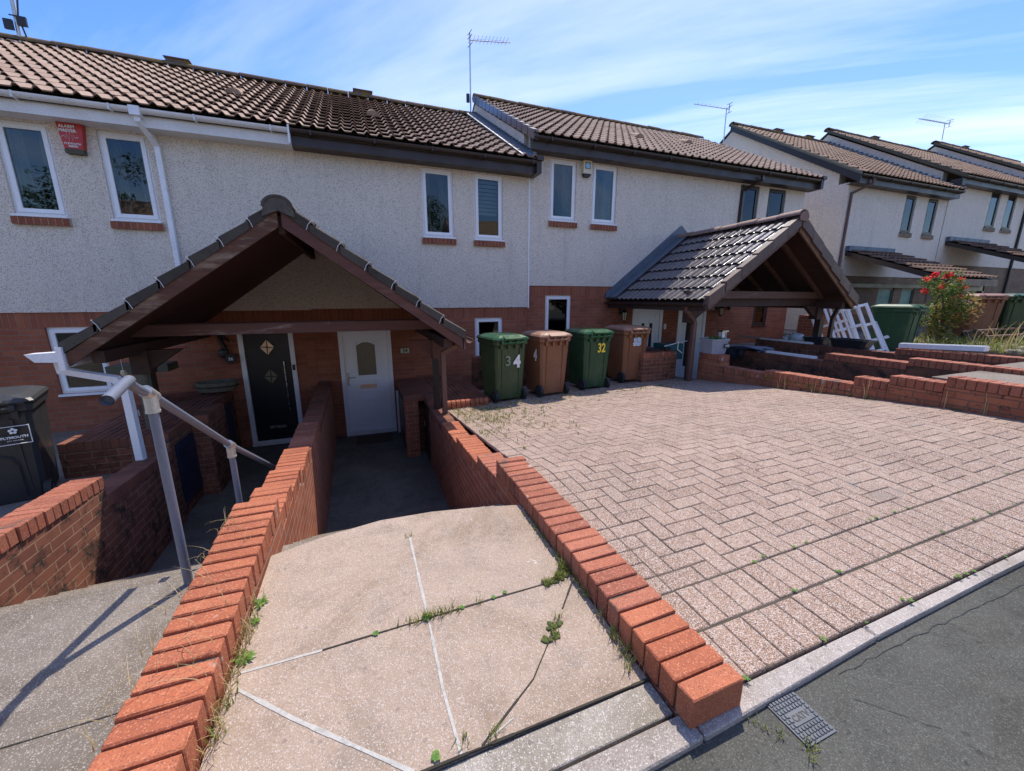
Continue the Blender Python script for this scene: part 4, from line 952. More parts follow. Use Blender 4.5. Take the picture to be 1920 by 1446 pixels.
# expansion joints
def strip(pts, w, mat, name, zf, h=.0018):
    m = MB()
    for (x0,y0),(x1,y1) in zip(pts,pts[1:]):
        d = Vector((x1-x0,y1-y0,0)).normalized(); s = Vector((-d.y,d.x,0))*w/2
        k = max(1,int(math.hypot(x1-x0,y1-y0)/.07))
        for i in range(k):
            a = Vector((x0,y0,0)).lerp(Vector((x1,y1,0)),i/k); c = Vector((x0,y0,0)).lerp(Vector((x1,y1,0)),(i+1)/k)
            ja = random.uniform(.55,1.1); 
            P = [a-s*ja,c-s*ja,c+s*ja,a+s*ja]
            m.hexa([(q.x,q.y,zf(q.y)-.004) for q in P]+[(q.x,q.y,zf(q.y)+h) for q in P])
    return struct(m.build(name,mat,None))
M['strip'] = plain('cement_strip', (.42,.40,.36), .9, sc=20, var=.35, bmp=.4)
M['gapdark'] = plain('dark_joint', (.035,.03,.022), .95, bmp=.3)
strip([(.146,1.985),(.152,1.60),(.155,1.43)], .013, 'strip', 'slab_joint', zs)
strip([(.156,1.38),(.157,1.082),(.170,.873)], .013, 'strip', 'slab_joint', zs)
strip([(-.494,1.322),(-.303,1.153),(.035,.878)], .015, 'strip', 'slab_joint', zs)
strip([(-.50,1.387),(-.24,1.386)], .010, 'strip', 'slab_joint', zs)
strip([(-.24,1.386),(.15,1.398),(.44,1.405),(.744,1.408)], .008, 'gapdark', 'slab_joint', zs, .0025)
strip([(.817,1.375),(.70,1.25)], .009, 'gapdark', 'slab_joint', zs, .0025)
strip([(.66,1.21),(.46,1.01),(.235,.875)], .007, 'gapdark', 'slab_joint', zs, .0025)
strip([(.35,.915),(.235,.877)], .007, 'strip', 'slab_joint', zs)
strip([(-.53,.871),(.84,.871)], .008, 'gapdark', 'slab_joint', lambda y: -1.304, .0035)
# steps down to the door of 34
def steps(X0, X1, Y0, z0, n, riser, tread, zf, edge, name, mat):
    m = MB()
    for i in range(n):
        y0 = Y0+i*tread; z = z0-(i+1)*riser
        m.cbox(X0, X1, y0, y0+tread+.03, zf, z, .012)
    return struct(m.build(name, mat, None))
steps(-.60,.842,2.10,-1.272,9,.150,.265,-2.7,None,'steps','slab_grey')
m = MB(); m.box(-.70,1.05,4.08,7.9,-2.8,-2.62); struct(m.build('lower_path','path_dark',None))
# slab and steps of 36
z36 = lambda y: -1.425
m = MB(); m.box(-2.16,-.765,.75,2.26,-2.7,-1.425); struct(m.build('front_slab','slab_grey',None))
strip([(-2.12,1.49),(-1.16,1.50),(-.80,1.51)], .006, 'gapdark', 'slab_joint', z36, .002)
strip([(-1.05,1.16),(-.86,1.27),(-.79,1.34)], .006, 'strip', 'slab_joint', z36, .002)
steps(-2.2,-.76,2.26,-1.425,8,.150,.265,-2.7,None,'steps','slab_grey')
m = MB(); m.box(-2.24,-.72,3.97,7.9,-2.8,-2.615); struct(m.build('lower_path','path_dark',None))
# side drive of the house to the left (38) lower down
m = MB(); m.hexa([(-12,.75,-2.8),(-2.34,.75,-2.8),(-2.34,7.9,-2.8),(-12,7.9,-2.8),(-12,.75,-1.75),(-2.34,.75,-1.72),(-2.34,7.9,-2.04),(-12,7.9,-2.04)]); struct(m.build('side_drive','slab_grey',None))

# ------------------------------------------------------------------ garden walls with brick on edge coping
def brick_wall(label, runs, xf, w=.215, mat='brick_path', cop='coping', bottom=-2.7, face_gap=0, cat='wall', mort='mortar_dark'):
    """runs: (y0, y1, ztop, copingmat) ; xf(y) = x of the left face. coping bricks laid across the wall"""
    y0 = runs[0][0]; t = thing('garden_wall', label, cat, (xf(y0)+w/2, y0, bottom))
    groups = {}; body = MB(); mor = MB()
    for r in runs:
        a, b, zt = r[:3]; cm = r[3] if len(r) > 3 else cop; z0, z1 = (zt if isinstance(zt, tuple) else (zt, zt))
        n = max(1, round((b-a)/.0755)); L = (b-a)/n; m = groups.setdefault(cm, MB())
        for i in range(n):
            ya = a+i*L; x = xf(ya+L/2)+random.uniform(-.003,.003); z = z0+(z1-z0)*(i+.5)/n+random.uniform(-.002,.002)
            gp = .0034+random.uniform(0,.0014)
            m.cbox(x, x+w+random.uniform(-.002,.002), ya+gp, ya+L-gp, z-.104, z, .0045, None, .0014)
        zl = min(z0, z1)
        body.hexa([(xf(a)+.002,a,bottom),(xf(a)+w-.002,a,bottom),(xf(b)+w-.002,b,bottom),(xf(b)+.002,b,bottom),(xf(a)+.002,a,z0-.112),(xf(a)+w-.002,a,z0-.112),(xf(b)+w-.002,b,z1-.112),(xf(b)+.002,b,z1-.112)])
        mor.hexa([(xf(a)+.011,a+.03,z0-.111),(xf(a)+w-.011,a+.03,z0-.111),(xf(b)+w-.011,b-.03,z1-.111),(xf(b)+.011,b-.03,z1-.111),(xf(a)+.011,a+.03,z0-.013),(xf(a)+w-.011,a+.03,z0-.013),(xf(b)+w-.011,b-.03,z1-.013),(xf(b)+.011,b-.03,z1-.013)])
    bo = body.build('brickwork', mat, t); c0 = None
    for cm, m in groups.items(): c0 = m.build('coping', cm, t)
    mor.build('coping_mortar', mort, c0)
    return t
# central wall between the two flights
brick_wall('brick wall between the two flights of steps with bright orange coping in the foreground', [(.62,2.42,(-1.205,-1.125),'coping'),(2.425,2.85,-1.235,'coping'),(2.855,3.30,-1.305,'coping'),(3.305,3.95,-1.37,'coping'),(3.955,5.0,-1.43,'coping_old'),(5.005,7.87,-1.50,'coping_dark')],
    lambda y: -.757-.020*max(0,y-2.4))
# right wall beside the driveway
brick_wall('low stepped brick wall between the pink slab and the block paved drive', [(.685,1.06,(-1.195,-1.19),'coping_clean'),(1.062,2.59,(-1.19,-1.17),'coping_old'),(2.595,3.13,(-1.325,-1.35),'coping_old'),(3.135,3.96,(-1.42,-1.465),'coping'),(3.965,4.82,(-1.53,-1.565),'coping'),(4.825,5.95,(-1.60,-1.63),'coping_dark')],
    lambda y: .843)
# left wall beyond the steps of 36
brick_wall('brick wall at the lower left with weathered pink coping and dark stained face', [(.75,4.05,(-1.24,-1.46),'coping_old'),(4.055,5.40,(-1.63,-1.70),'coping_dark')], lambda y: -2.355-.025*max(0,y-3.5), mat='brick_dark')

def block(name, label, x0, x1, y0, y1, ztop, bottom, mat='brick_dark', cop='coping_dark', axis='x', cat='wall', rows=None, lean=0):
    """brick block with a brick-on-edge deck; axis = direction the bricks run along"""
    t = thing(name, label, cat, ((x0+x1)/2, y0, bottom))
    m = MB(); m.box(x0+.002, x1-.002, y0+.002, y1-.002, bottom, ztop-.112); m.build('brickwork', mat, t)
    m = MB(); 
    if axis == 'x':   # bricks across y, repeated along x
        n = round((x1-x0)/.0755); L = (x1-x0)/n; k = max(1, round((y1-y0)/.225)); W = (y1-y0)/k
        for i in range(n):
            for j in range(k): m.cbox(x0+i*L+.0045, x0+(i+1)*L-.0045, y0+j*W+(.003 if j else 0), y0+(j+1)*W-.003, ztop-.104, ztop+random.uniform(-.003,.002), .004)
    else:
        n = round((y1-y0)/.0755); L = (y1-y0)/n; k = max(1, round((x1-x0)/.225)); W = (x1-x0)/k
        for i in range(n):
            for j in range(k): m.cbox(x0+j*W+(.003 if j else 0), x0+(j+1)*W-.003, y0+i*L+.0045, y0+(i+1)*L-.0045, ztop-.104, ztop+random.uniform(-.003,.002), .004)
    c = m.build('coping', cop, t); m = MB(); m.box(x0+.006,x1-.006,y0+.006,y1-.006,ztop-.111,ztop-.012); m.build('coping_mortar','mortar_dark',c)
    return t
# bin store left (36)
b36 = block('brick_store', 'brick topped store with blue door under the left side of the mossy porch', -3.20, -2.22, 5.42, 7.87, -1.53, -2.7, cat='store')
m = MB(); m.box(-2.219,-2.19,5.50,5.98,-2.45,-1.70); d = m.build('door','bluedoor',b36); m = MB(); m.box(-2.189,-2.17,5.62,5.66,-1.85,-1.80); m.build('handle','black',d)
block('brick_pier', 'brick pier beside the dark blue doors at the foot of the left steps', -2.218, -2.02, 6.02, 6.70, -1.50, -2.7, cop='coping_dark', mat='brick_dark', axis='y', cat='pier')
m = MB(); m.box(-2.219,-2.19,6.75,7.6,-2.6,-1.70); m.build('door','bluedoor',b36)
# bin store right (34)
b34 = block('brick_store', 'brick decked store behind the round brown downpipe right of the near porch', 1.062, 1.80, 5.72, 7.87, -1.545, -2.7, mat='brick_dark', cop='coping_dark', cat='store')
m = MB(); n = 9
for i in range(n):
    x = 1.07+i*.073; m.tube([(x+.003,5.66,-1.56),(x+.065,5.66,-1.56)], .055, 12); m.box(x+.003,x+.067,5.612,5.70,-1.70,-1.56)
o = m.build('bullnose_edge','coping',b34)
st = thing('brick_store', 'narrow brick store with black doors and pier beside the white front door', 'store', (.6,6.4,-2.62))
m = MB(); m.box(.52,.74,6.38,6.66,-2.62,-1.66); m.build('pier','brick_path',st)
m = MB(); m.box(.55,1.06,6.662,7.87,-2.62,-1.66); m.box(.86,1.06,5.96,6.66,-2.62,-1.66); m.build('brickwork','brick_dark',st)
m = MB(); m.box(.52,1.055,6.38,7.87,-1.655,-1.55); m.box(.845,1.055,5.955,6.378,-1.655,-1.55); m.build('coping','coping_dark',st)
m = MB(); m.box(.83,.855,6.0,6.36,-2.55,-1.70); d = m.build('door','black',st); m = MB(); m.tube([(.80,6.1,-2.0),(.80,6.1,-1.9)],.012,6); m.build('handle','chrome',d)
m = MB(); m.box(.52,.545,6.75,7.6,-2.55,-1.72); m.build('door','black',st)
m = MB(); m.tube([(.505,7.7,-2.6),(.505,7.7,-1.75)],.022,8); m.build('pipe','white_dirty',st)
# low wall behind the bins
block('garden_wall', 'low dark brick wall running behind the four wheelie bins', 1.82, 4.83, 6.78, 7.0, -1.04, -2.7, mat='brick_black', cop='coping_dark')
# B side: store, walls
block('brick_store', 'brick block with stained corner right of the brown bin, black cables on top', 4.86, 5.66, 5.92, 7.87, -1.0, -2.2, mat='brick_dark', cop='coping_old', cat='store')
brick_wall('stepped red brick wall along the right side of the drive', [(.85,2.23,-.83),(2.235,2.72,-.905),(2.725,3.08,-.985),(3.085,4.30,(-1.085,-1.11)),(4.305,5.12,(-1.165,-1.175)),(5.125,5.62,-.985)], lambda y: 5.90, cop='coping_old', mat='brick_old', bottom=-2.3, mort='mortar_dark')
brick_wall('middle stepped brick wall between the two right hand paths with black staining', [(.85,3.16,-.825,'coping_old'),(3.165,4.25,-.895,'coping_old'),(4.255,6.35,-1.03,'coping_dark')], lambda y: 7.22, mat='brick_black', bottom=-2.3, mort='mortar_dark')
brick_wall('far brick wall with white trim and tubs standing on it', [(.85,3.98,(-.78,-.845),'coping_old'),(3.985,6.6,-.93,'coping_dark')], lambda y: 8.62, mat='brick_dark', bottom=-2.3, mort='mortar_dark')
m = MB(); m.box(6.12,7.215,.9,2.44,-2.3,-.885); m.box(7.44,8.615,.9,2.50,-2.3,-.855); struct(m.build('front_slab','slab_grey',None))
for (a,b) in ((6.12,7.22),(7.44,8.62)):
    m = MB()
    for i in range(7): m.box(a,b,2.44+.06*(a>7)+i*.28,2.44+.06*(a>7)+(i+1)*.28,-2.3,-.885-(i+1)*.17)
    m.box(a,b,4.4+.06*(a>7),7.9,-2.3,-2.15); struct(m.build('steps','path_dark',None))
m = MB(); m.box(11.6,40,.9,8.08,-2.6,-1.0); m.box(8.84,11.598,.9,8.08,-2.6,-1.22); struct(m.build('forecourt','slab_grey',None))
m = MB(); m.box(11.43,13.5,7.9,16,-2.6,-1.02); struct(m.build('side_passage','slab_grey',None))
m = MB(); m.box(11.44,13.4,10.4,10.5,-1.0,.9); tag(m.build('side_gate','oldwood',None),'weathered wooden gate closing the gap between the terraces','gate')

# ------------------------------------------------------------------ handrail
t = thing('handrail', 'grey tubular metal handrail descending beside the left hand steps', 'handrail', (-.94,2.2,-1.425))
r = .0195
path = [(-.845,1.70,-.342),(-.875,1.88,-.320),(-.885,1.945,-.315),(-.905,1.985,-.320),(-.925,2.03,-.345),(-.94,2.10,-.375),(-.94,2.2,-.425),(-.94,3.1,-1.0),(-.94,4.35,-1.72)]
m = MB(); m.tube(path, r, 20, cap=False); m.tube(path[:2], r*.9, 20, cap=False); m.tube([(-.849,1.72,-.339),(-.860,1.80,-.329)], r*.88, 16); o = m.build('rail','rail',t); smooth_by_angle(o,50)
for (y, zt, zb) in ((2.2,-.425,-1.425),(3.1,-1.0,-1.94)):
    m = MB(); m.tube([(-.94,y,zb),(-.94,y,zt)], r, 20); o = m.build('post','rail',t); smooth_by_angle(o,50)
    m = MB(); m.tube([(-.94,y,zt-.085),(-.94,y,zt-.01)], r*1.35, 20); m.tube([(-.94,y,zt-.088),(-.94,y,zt-.078)], r*1.45, 20)
    d = Vector((0,.9,-.585)).normalized()*.04; c = Vector((-.94,y,zt)); m.tube([c-d,c+d], r*1.4, 20); o = m.build('clamp','galv',t); smooth_by_angle(o,50)
m = MB(); m.tube([(-.94,4.3,-1.70),(-.94,4.35,-2.6)], r, 16); m.build('post','rail',t)

# ------------------------------------------------------------------ wheelie bins
def wheelie_bin(label, body, lid, loc, rz, group='wheelie bins', s=1.0, open_lid=0):
    t = thing('wheelie_bin', label, 'wheelie bin', (0,0,0), group)
    m = MB(); tw, td, bw, bd = .285, .34, .235, .26   # front faces +Y, hinge side -Y
    def rr(w, d, z, yo=0, c=.035): return [(-w+c,-d+yo,z),(w-c,-d+yo,z),(w,-d+c+yo,z),(w,d-c+yo,z),(w-c,d+yo,z),(-w+c,d+yo,z),(-w,d-c+yo,z),(-w,-d+c+yo,z)]
    rings = [rr(bw,bd,.05,-.0),rr(bw+.006,bd+.01,.16,0),rr(tw-.012,td-.03,.88,.0),rr(tw-.010,td-.03,.90,0),rr(tw+.012,td,.92,0),rr(tw+.014,td,.98,0)]
    for q in rings: m.v += q
    for k in range(len(rings)-1):
        for i in range(8): m.f.append((k*8+i,k*8+(i+1)%8,(k+1)*8+(i+1)%8,(k+1)*8+i))
    m.f.append(tuple(range(7,-1,-1))); m.f.append(tuple(range((len(rings)-1)*8,(len(rings)-1)*8+8)))
    for x in (-.19,-.065,.065,.19): m.box(x-.02,x+.02,-td-.02,-td+.03,.86,.925)
    for x in (-.15,.15): m.hexa([(x-.012,-bd-.012,.12),(x+.012,-bd-.012,.12),(x+.012,-bd+.02,.12),(x-.012,-bd+.02,.12),(x-.012,-td+.012,.85),(x+.012,-td+.012,.85),(x+.012,-td+.05,.85),(x-.012,-td+.05,.85)])
    m.build('body', body, t)
    m = MB(); m.tube([(-.19,-td-.045,.955),(.19,-td-.045,.955)], .017, 8)
    for x in (-.19,-.065,.065,.19): m.box(x-.018,x+.018,-td-.06,-td+.02,.94,.985)
    m.build('handle', lid, t)
    m = MB(); P = []
    for (w, d, z) in ((tw+.025,td+.025,.985),(tw+.03,td+.03,1.005),(tw+.012,td+.012,1.03),(tw-.06,td-.06,1.062),(tw-.13,td-.14,1.068)): P.append(rr(w,d,z,0,.05))
    for q in P: m.v += q
    for k in range(4):
        for i in range(8): m.f.append((k*8+i,k*8+(i+1)%8,(k+1)*8+(i+1)%8,(k+1)*8+i))
    m.f.append(tuple(range(7,-1,-1))); m.f.append(tuple(range(32,40)))
    m.hexa([(-.15,-td-.065,1.0),(.15,-td-.065,1.0),(.15,-td+.05,1.03),(-.15,-td+.05,1.03),(-.15,-td-.065,1.02),(.15,-td-.065,1.02),(.15,-td+.05,1.06),(-.15,-td+.05,1.06)])
    m.box(-.06,.06,td+.01,td+.06,.985,1.01)
    m.build('lid', lid, t)
    for x in (-1, 1):
        m = MB(); m.tube([(x*.225,-.235,.10),(x*.275,-.235,.10)], .10, 20); wh = m.build('wheel','rubber',t); m = MB(); m.tube([(x*.276,-.235,.10),(x*.281,-.235,.10)], .05, 12); m.build('hub', 'blackplastic', wh)
    m = MB(); m.tube([(-.23,-.235,.10),(.23,-.235,.10)], .012, 6); m.build('axle','black',t)
    t.location = loc; t.rotation_euler = (0,0,R(rz)); t.scale = (s,s,s)
    return t
def btext(t, body, size, mat, x, z, bold=0, sx=1):
    """text on the hinge-side face of a bin, in the bin's own axes"""
    y = -(.27+(.31-.27)*(z-.16)/.72)-.018
    l, r, s_ = t.location.copy(), t.rotation_euler.copy(), t.scale.copy(); t.location = (0,0,0)
    o = text('number', body, size, mat, t, (x, y, z), rot=(93,0,0), bold=bold, sx=sx); t.location = l
    return o
g34 = wheelie_bin('green wheelie bin with bright glossy lid and painted 34, leftmost of the four', 'bingreen','lidgreen',(2.07,5.95,drv(2.1,5.9)), 8)
btext(g34,'3',.22,'greypaint',-.06,.66,.004); btext(g34,'4',.26,'paintw',.10,.64,.013,.9)
b34_ = wheelie_bin('brown wheelie bin between the two green ones with a painted 4 on its side', 'binbrown','lidbrown',(2.86,5.98,drv(2.9,5.9)), 6)
l_ = b34_.location.copy(); b34_.location = (0,0,0); text('number','4',.24,'paintw',b34_,(-.272,-.12,.68),rot=(90,0,-90),bold=.012,sx=.8); b34_.location = l_
g32 = wheelie_bin('darker green wheelie bin with yellow 32, third from the left', 'bingreen2','lidgreen',(3.77,6.10,drv(3.8,6)), 2)
btext(g32,'32',.22,'painty',.06,.74,.006,.75)
b33 = wheelie_bin('brown wheelie bin with blue and white 33 beside the brick block', 'binbrown','lidbrown',(4.76,6.32,drv(4.8,6)), 0)
btext(b33,'33',.19,'paintw',.0,.775,.016,.9); o_ = btext(b33,'33',.19,'paintb',.0,.775,.002,.9); o_.data.transform(Matrix.Translation((0,-.006,0)))
bk = wheelie_bin('black wheelie bin with white emblem sticker at the left edge', 'binblack','binblack',(-3.36,5.08,-1.95), 20, s=1.02)
# sticker on the black bin
l = bk.location.copy(); bk.location = (0,0,0)
m = MB(); framebox(m, .05,.25,.62,.79,-.345,-.335,.005); 
o = m.build('sticker_border','paintw',bk)
m = MB()
for i in range(5):
    an = math.pi/2+i*2*math.pi/5; m.tube([(.15+.018*math.cos(an),-.347,.745+.018*math.sin(an)),(.15+.018*math.cos(an),-.337,.745+.018*math.sin(an))],.011,8)
m.build('emblem','paintw',bk)
text('lettering','PLYMOUTH',.031,'paintw',bk,(.15,-.342,.685),rot=(90,0,0),bold=.001)
text('small_lettering','CITY COUNCIL',.014,'paintw',bk,(.15,-.342,.655),rot=(90,0,0))
m = MB(); P = [(-.10,.10),(-.10,.40),(-.07,.48),(0,.52),(.07,.48),(.10,.40),(.10,.10)]
m.tube([(x+.02,-.290-(.05*(z-.1)),z+.0) for x, z in P], .006, 6); m.build('moulded_arch','black',bk)
bk.location = l
big = wheelie_bin('large green bin with overhanging lid beside the stacked white frames', 'bingreen2','bingreen2',(10.95,5.15,-1.25), 8, s=1.06)
wheelie_bin('tan brown bin leaning against shadow beyond the red flowers', 'binbrown','lidbrown',(14.4,5.2,-1.0), -38, s=1.05)
wheelie_bin('green bin with shiny pale lid between brown and navy bins at the right edge', 'bingreen','bingreen2',(15.15,4.9,-1.0), -38, s=1.05)
nv = wheelie_bin('navy black bin at the far right edge with small white number', 'binblack','blackplastic',(15.9,4.6,-1.0), -38, s=1.05)
nt_ = text('number','1',.16,'paintw',nv,(15.9-.27,4.6-.33,-.32),rot=(90,0,-38),bold=.004)

# ------------------------------------------------------------------ loose things
def tub(x, y, z, w, d, h, mat, label, name='tub', cat='tub'):
    t = thing(name, label, cat, (x,y,z)); m = MB(); k = .82
    def ring(w, d, z): return [(x+w*c*.5*(1.0),y+d*s*.5,z) for c, s in ((-.8,-1),(.8,-1),(1,-.8),(1,.8),(.8,1),(-.8,1),(-1,.8),(-1,-.8))]
    R_ = [ring(w*k,d*k,z),ring(w,d,z+h-.03),ring(w*1.07,d*1.07,z+h-.03),ring(w*1.07,d*1.07,z+h),ring(w*.95,d*.95,z+h),ring(w*.92,d*.92,z+h-.05)]
    for q in R_: m.v += q
    for a in range(len(R_)-1):
        for i in range(8): m.f.append((a*8+i,a*8+(i+1)%8,(a+1)*8+(i+1)%8,(a+1)*8+i))
    m.f.append(tuple(range(7,-1,-1))); m.f.append(tuple(range(40,48))); m.build('body',mat,t); return t
tb = tub(6.03,5.42,-.985,.40,.34,.27,'tub','grey plastic planter tub with lettered sticker standing on the brick pier','planter_tub')
m = MB(); m.box(6.08,6.22,5.238,5.242,-.88,-.80); m.build('sticker','black',tb); text('lettering','STEP',.05,'paintw',tb,(6.15,5.237,-.84),bold=.001)
def tuft(m, x, y, z, n, h, spread, w=.004, seg=3, lean=.8):
    for i in range(n):
        an = random.uniform(0, 2*math.pi); L = h*random.uniform(.5,1.1); bx, by = x+random.uniform(-spread,spread)*.4, y+random.uniform(-spread,spread)*.4
        ld = random.uniform(.15,1)*lean; wx, wy = -math.sin(an)*w*random.uniform(.6,1.3), math.cos(an)*w
        b = len(m.v); 
        for k in range(seg+1):
            t_ = k/seg; px = bx+math.cos(an)*ld*L*t_*t_*1.1; py = by+math.sin(an)*ld*L*t_*t_*1.1; pz = z+L*(t_-.35*ld*t_*t_); ww = (1-t_)*.9+.1
            m.v.append((px-wx*ww,py-wy*ww,pz)); m.v.append((px+wx*ww,py+wy*ww,pz))
        for k in range(seg): m.f.append((b+2*k,b+2*k+1,b+2*k+3,b+2*k+2))
def leaves(m, c, r, n, size, flat=.6):
    for i in range(n):
        while True:
            p = Vector((random.uniform(-1,1),random.uniform(-1,1),random.uniform(-1,1)))
            if .25 < p.length < 1: break
        q = Vector((c[0]+p.x*r[0], c[1]+p.y*r[1], c[2]+p.z*r[2])); u = Vector((random.uniform(-1,1),random.uniform(-1,1),random.uniform(-1,1)*flat)).normalized(); v = u.cross(Vector((random.uniform(-1,1),random.uniform(-1,1),1))).normalized()
        s = size*random.uniform(.6,1.2); m.quad(q-u*s, q+v*s*.42, q+u*s, q-v*s*.42)
def rosette(m, x, y, z, n, L, w):
    L *= .62; w *= .6; n += 2
    for i in range(n):
        an = 2*math.pi*i/n+random.uniform(-.3,.3); l = L*random.uniform(.6,1.1); c, s = math.cos(an), math.sin(an); b = len(m.v); h = random.uniform(.15,.5)
        for t_, ww in ((0,.15),(.35,.8),(.7,1),(1,.1)):
            px, py, pz = x+c*l*t_, y+s*l*t_, z+.004+h*l*math.sin(t_*2.2)*.6; m.v.append((px-s*w*ww,py+c*w*ww,pz)); m.v.append((px+s*w*ww,py-c*w*ww,pz))
        for k in range(3): m.f.append((b+2*k,b+2*k+1,b+2*k+3,b+2*k+2))
m = MB(); tuft(m,6.0,5.4,-.74,60,.09,.30,.012); m.build('seedlings','weed',tb,fix=False)
t = thing('lantern','small silver solar lantern lying in the grey planter tub','lantern',(6.2,5.42,-.6))
m = MB(); m.box(6.13,6.29,5.36,5.50,-.60,-.575); m.box(6.15,6.27,5.38,5.48,-.72,-.70); 
for (a,b_) in ((6.155,5.385),(6.255,5.385),(6.155,5.465),(6.255,5.465)): m.box(a,a+.012,b_,b_+.012,-.70,-.60)
m.build('frame','chrome',t); m = MB(); m.box(6.17,6.25,5.40,5.46,-.699,-.601); m.build('glass','white',t)
m = MB(); m.tube([(5.0,6.15,-.97),(5.25,6.02,-.965),(5.5,6.10,-.96),(5.62,6.2,-.97)],.02,8); m.tube([(5.05,6.3,-.98),(5.3,6.2,-.97),(5.6,6.28,-.96)],.018,8); m.tube([(5.5+.05*math.cos(a*.7),6.02+.05*math.sin(a*.7),-.95) for a in range(10)],.02,6); tag(m.build('black_hose','rubber',None),'black hose coiled on the brick block beside the brown bin','hose')
m = MB(); m.tube([(5.4,6.0,-.90),(5.7,5.9,-.82),(6.0,5.55,-.70)],.008,6); m.tube([(5.63,5.88,-.80),(5.60,5.86,-.95),(5.66,5.80,-1.02)],.008,6); tag(m.build('white_cable','paintw',None),'white cable strung from the brick block to the planter tub','cable')
m = MB(); m.box(6.25,6.75,6.9,7.3,-1.35,-1.0); tag(m.build('crate','teal',None),'teal plastic crate standing behind the grey planter tub','crate')
t = thing('folded_sheet','grey blue folded sheet draped on the inner brick wall','sheet',(7.35,6.0,-1.03))
m = MB()
for k in range(3):
    b = len(m.v); NX_=10; NY_=5
    for j in range(NY_+1):
        for i in range(NX_+1):
            u, v = i/NX_, j/NY_; m.v.append((7.14+.42*u+.02*math.sin(v*9+k), 5.35+v*.75+.02*math.sin(u*7), -1.018+.028*k+.012*math.sin(u*11+v*6+k*2)+.02*math.sin(v*5)))
    for j in range(NY_):
        for i in range(NX_): q = b+j*(NX_+1)+i; m.f.append((q,q+1,q+NX_+2,q+NX_+1))
o = m.build('top_folds','tarp',t,fix=False,smooth=True)
m = MB(); b = 0
for j in range(7):
    for i in range(9):
        u, v = i/8, j/6; m.v.append((7.19-.05*math.sin(v*3)-.03*math.sin(u*14), 5.7+u*.55, -1.0-.24*v*(.6+.4*math.sin(u*3.1))))
for j in range(6):
    for i in range(8): q = j*9+i; m.f.append((q,q+1,q+10,q+9))
m.build('hanging_fold','darkcloth',t,fix=False,smooth=True)
def trim(p0, p1, w, h, label, name='plastic_trim'):
    p0, p1 = Vector(p0), Vector(p1); d = (p1-p0).normalized(); s = d.cross(Vector((0,0,1))).normalized()*w/2; u = Vector((0,0,1))
    t = thing(name, label, 'trim', tuple(p0)); m = MB(); m.hexa([p0-s,p1-s,p1+s,p0+s,p0-s+u*h,p1-s+u*h,p1+s+u*h,p0+s+u*h]); m.build('profile','white',t)
    m = MB(); 
    for k in (-.25,.15): a = p0+s*2*k; b_ = p1+s*2*k; m.hexa([a-s*.12+u*(h+.001),b_-s*.12+u*(h+.001),b_+s*.12+u*(h+.001),a+s*.12+u*(h+.001),a-s*.12+u*(h+.012),b_-s*.12+u*(h+.012),b_+s*.12+u*(h+.012),a+s*.12+u*(h+.012)])
    m.build('bead','white_dirty',t); return t
trim((7.33,4.45,-1.025),(7.33,5.32,-1.025),.12,.03,'short white plastic board lying on the middle brick wall')
trim((8.73,2.95,-.775),(8.75,3.97,-.835),.14,.07,'long white gutter length lying along the far brick wall')
m = MB(); m.tube([(8.66,6.05,-.90),(8.66,7.1,-.90)],.022,8); tag(m.build('metal_pole','galv',None),'grey metal pole lying on the far brick wall','pole')
m = MB(); m.blob((8.75,5.75,-.83),(.12,.16,.10),10,7,.22); m.blob((8.72,5.95,-.86),(.08,.10,.07),8,6,.25); tag(m.build('plastic_bag','clear',None,smooth=True),'crumpled clear plastic bag on the far brick wall','bag')
trim((8.68,5.35,-.925),(8.68,6.5,-.925),.10,.03,'white plastic offcut partly under the crumpled bag')
tub(8.76,4.72,-.93,.30,.62,.17,'blackplastic','black oval mixing tub on the far wall beside the white frames')
tub(8.80,5.38,-.93,.26,.40,.15,'blackplastic','smaller black tub behind the porch post on the far wall')
# stacked white window frames
def window_frame(x, y, z, w, h, lean, rz, label, bars=(1,1), roll=-20):
    t = thing('old_window_frame', label, 'window frame', (0,0,0), 'discarded white window frames')
    m = MB(); framebox(m, -w/2, w/2, 0, h, -.03, .03, .05); m.build('frame','white',t)
    m = MB(); 
    for i in range(1,bars[0]+1): xx = -w/2+w*i/(bars[0]+1); m.box(xx-.02,xx+.02,-.029,.029,.061,h-.061)
    for i in range(1,bars[1]+1):
        zz = h*i/(bars[1]+1)
        xs = [-w/2+.06]+[v for q in range(1,bars[0]+1) for v in (-w/2+w*q/(bars[0]+1)-.031,-w/2+w*q/(bars[0]+1)+.031)]+[w/2-.06]
        for a,b_ in zip(xs[::2],xs[1::2]): m.box(a,b_,-.028,.028,zz-.03,zz+.03)
    m.build('glazing_bars','white_dirty',t); t.location = (x,y,z); t.rotation_euler = (R(lean),R(roll),R(rz)); return t
window_frame(10.28,5.40,-1.2,.62,1.20,-14,-45,'tall white frame with two bars in front of the frame stack',(1,1))
window_frame(10.40,5.25,-1.2,.60,1.12,-18,-45,'white frame with centre bar leaning in the middle of the stack',(2,0))
window_frame(10.22,5.62,-1.2,.66,1.28,-10,-45,'white frame at the back left of the stack beside the porch post',(1,0))
window_frame(10.62,4.98,-1.2,.50,.80,-22,-45,'small white frame with cross bar at the right of the stack',(1,1))
window_frame(10.40,5.80,-1.2,.70,1.32,-8,-45,'tallest white frame at the very back of the stack',(0,1))
m = MB(); m.box(10.6,12.2,6.6,7.0,-1.0,-.42); tag(m.build('brick_planter','brick_path',None),'small brick planter behind the large green bin','planter')
m = MB(); m.box(10.9,12.6,6.5,6.9,-.41,-.22); m.box(11.6,12.0,6.5,6.8,-.219,-.05); tag(m.build('timber_offcuts','bareboard',None),'pale timber offcuts on the brick planter behind the green bin','timber')
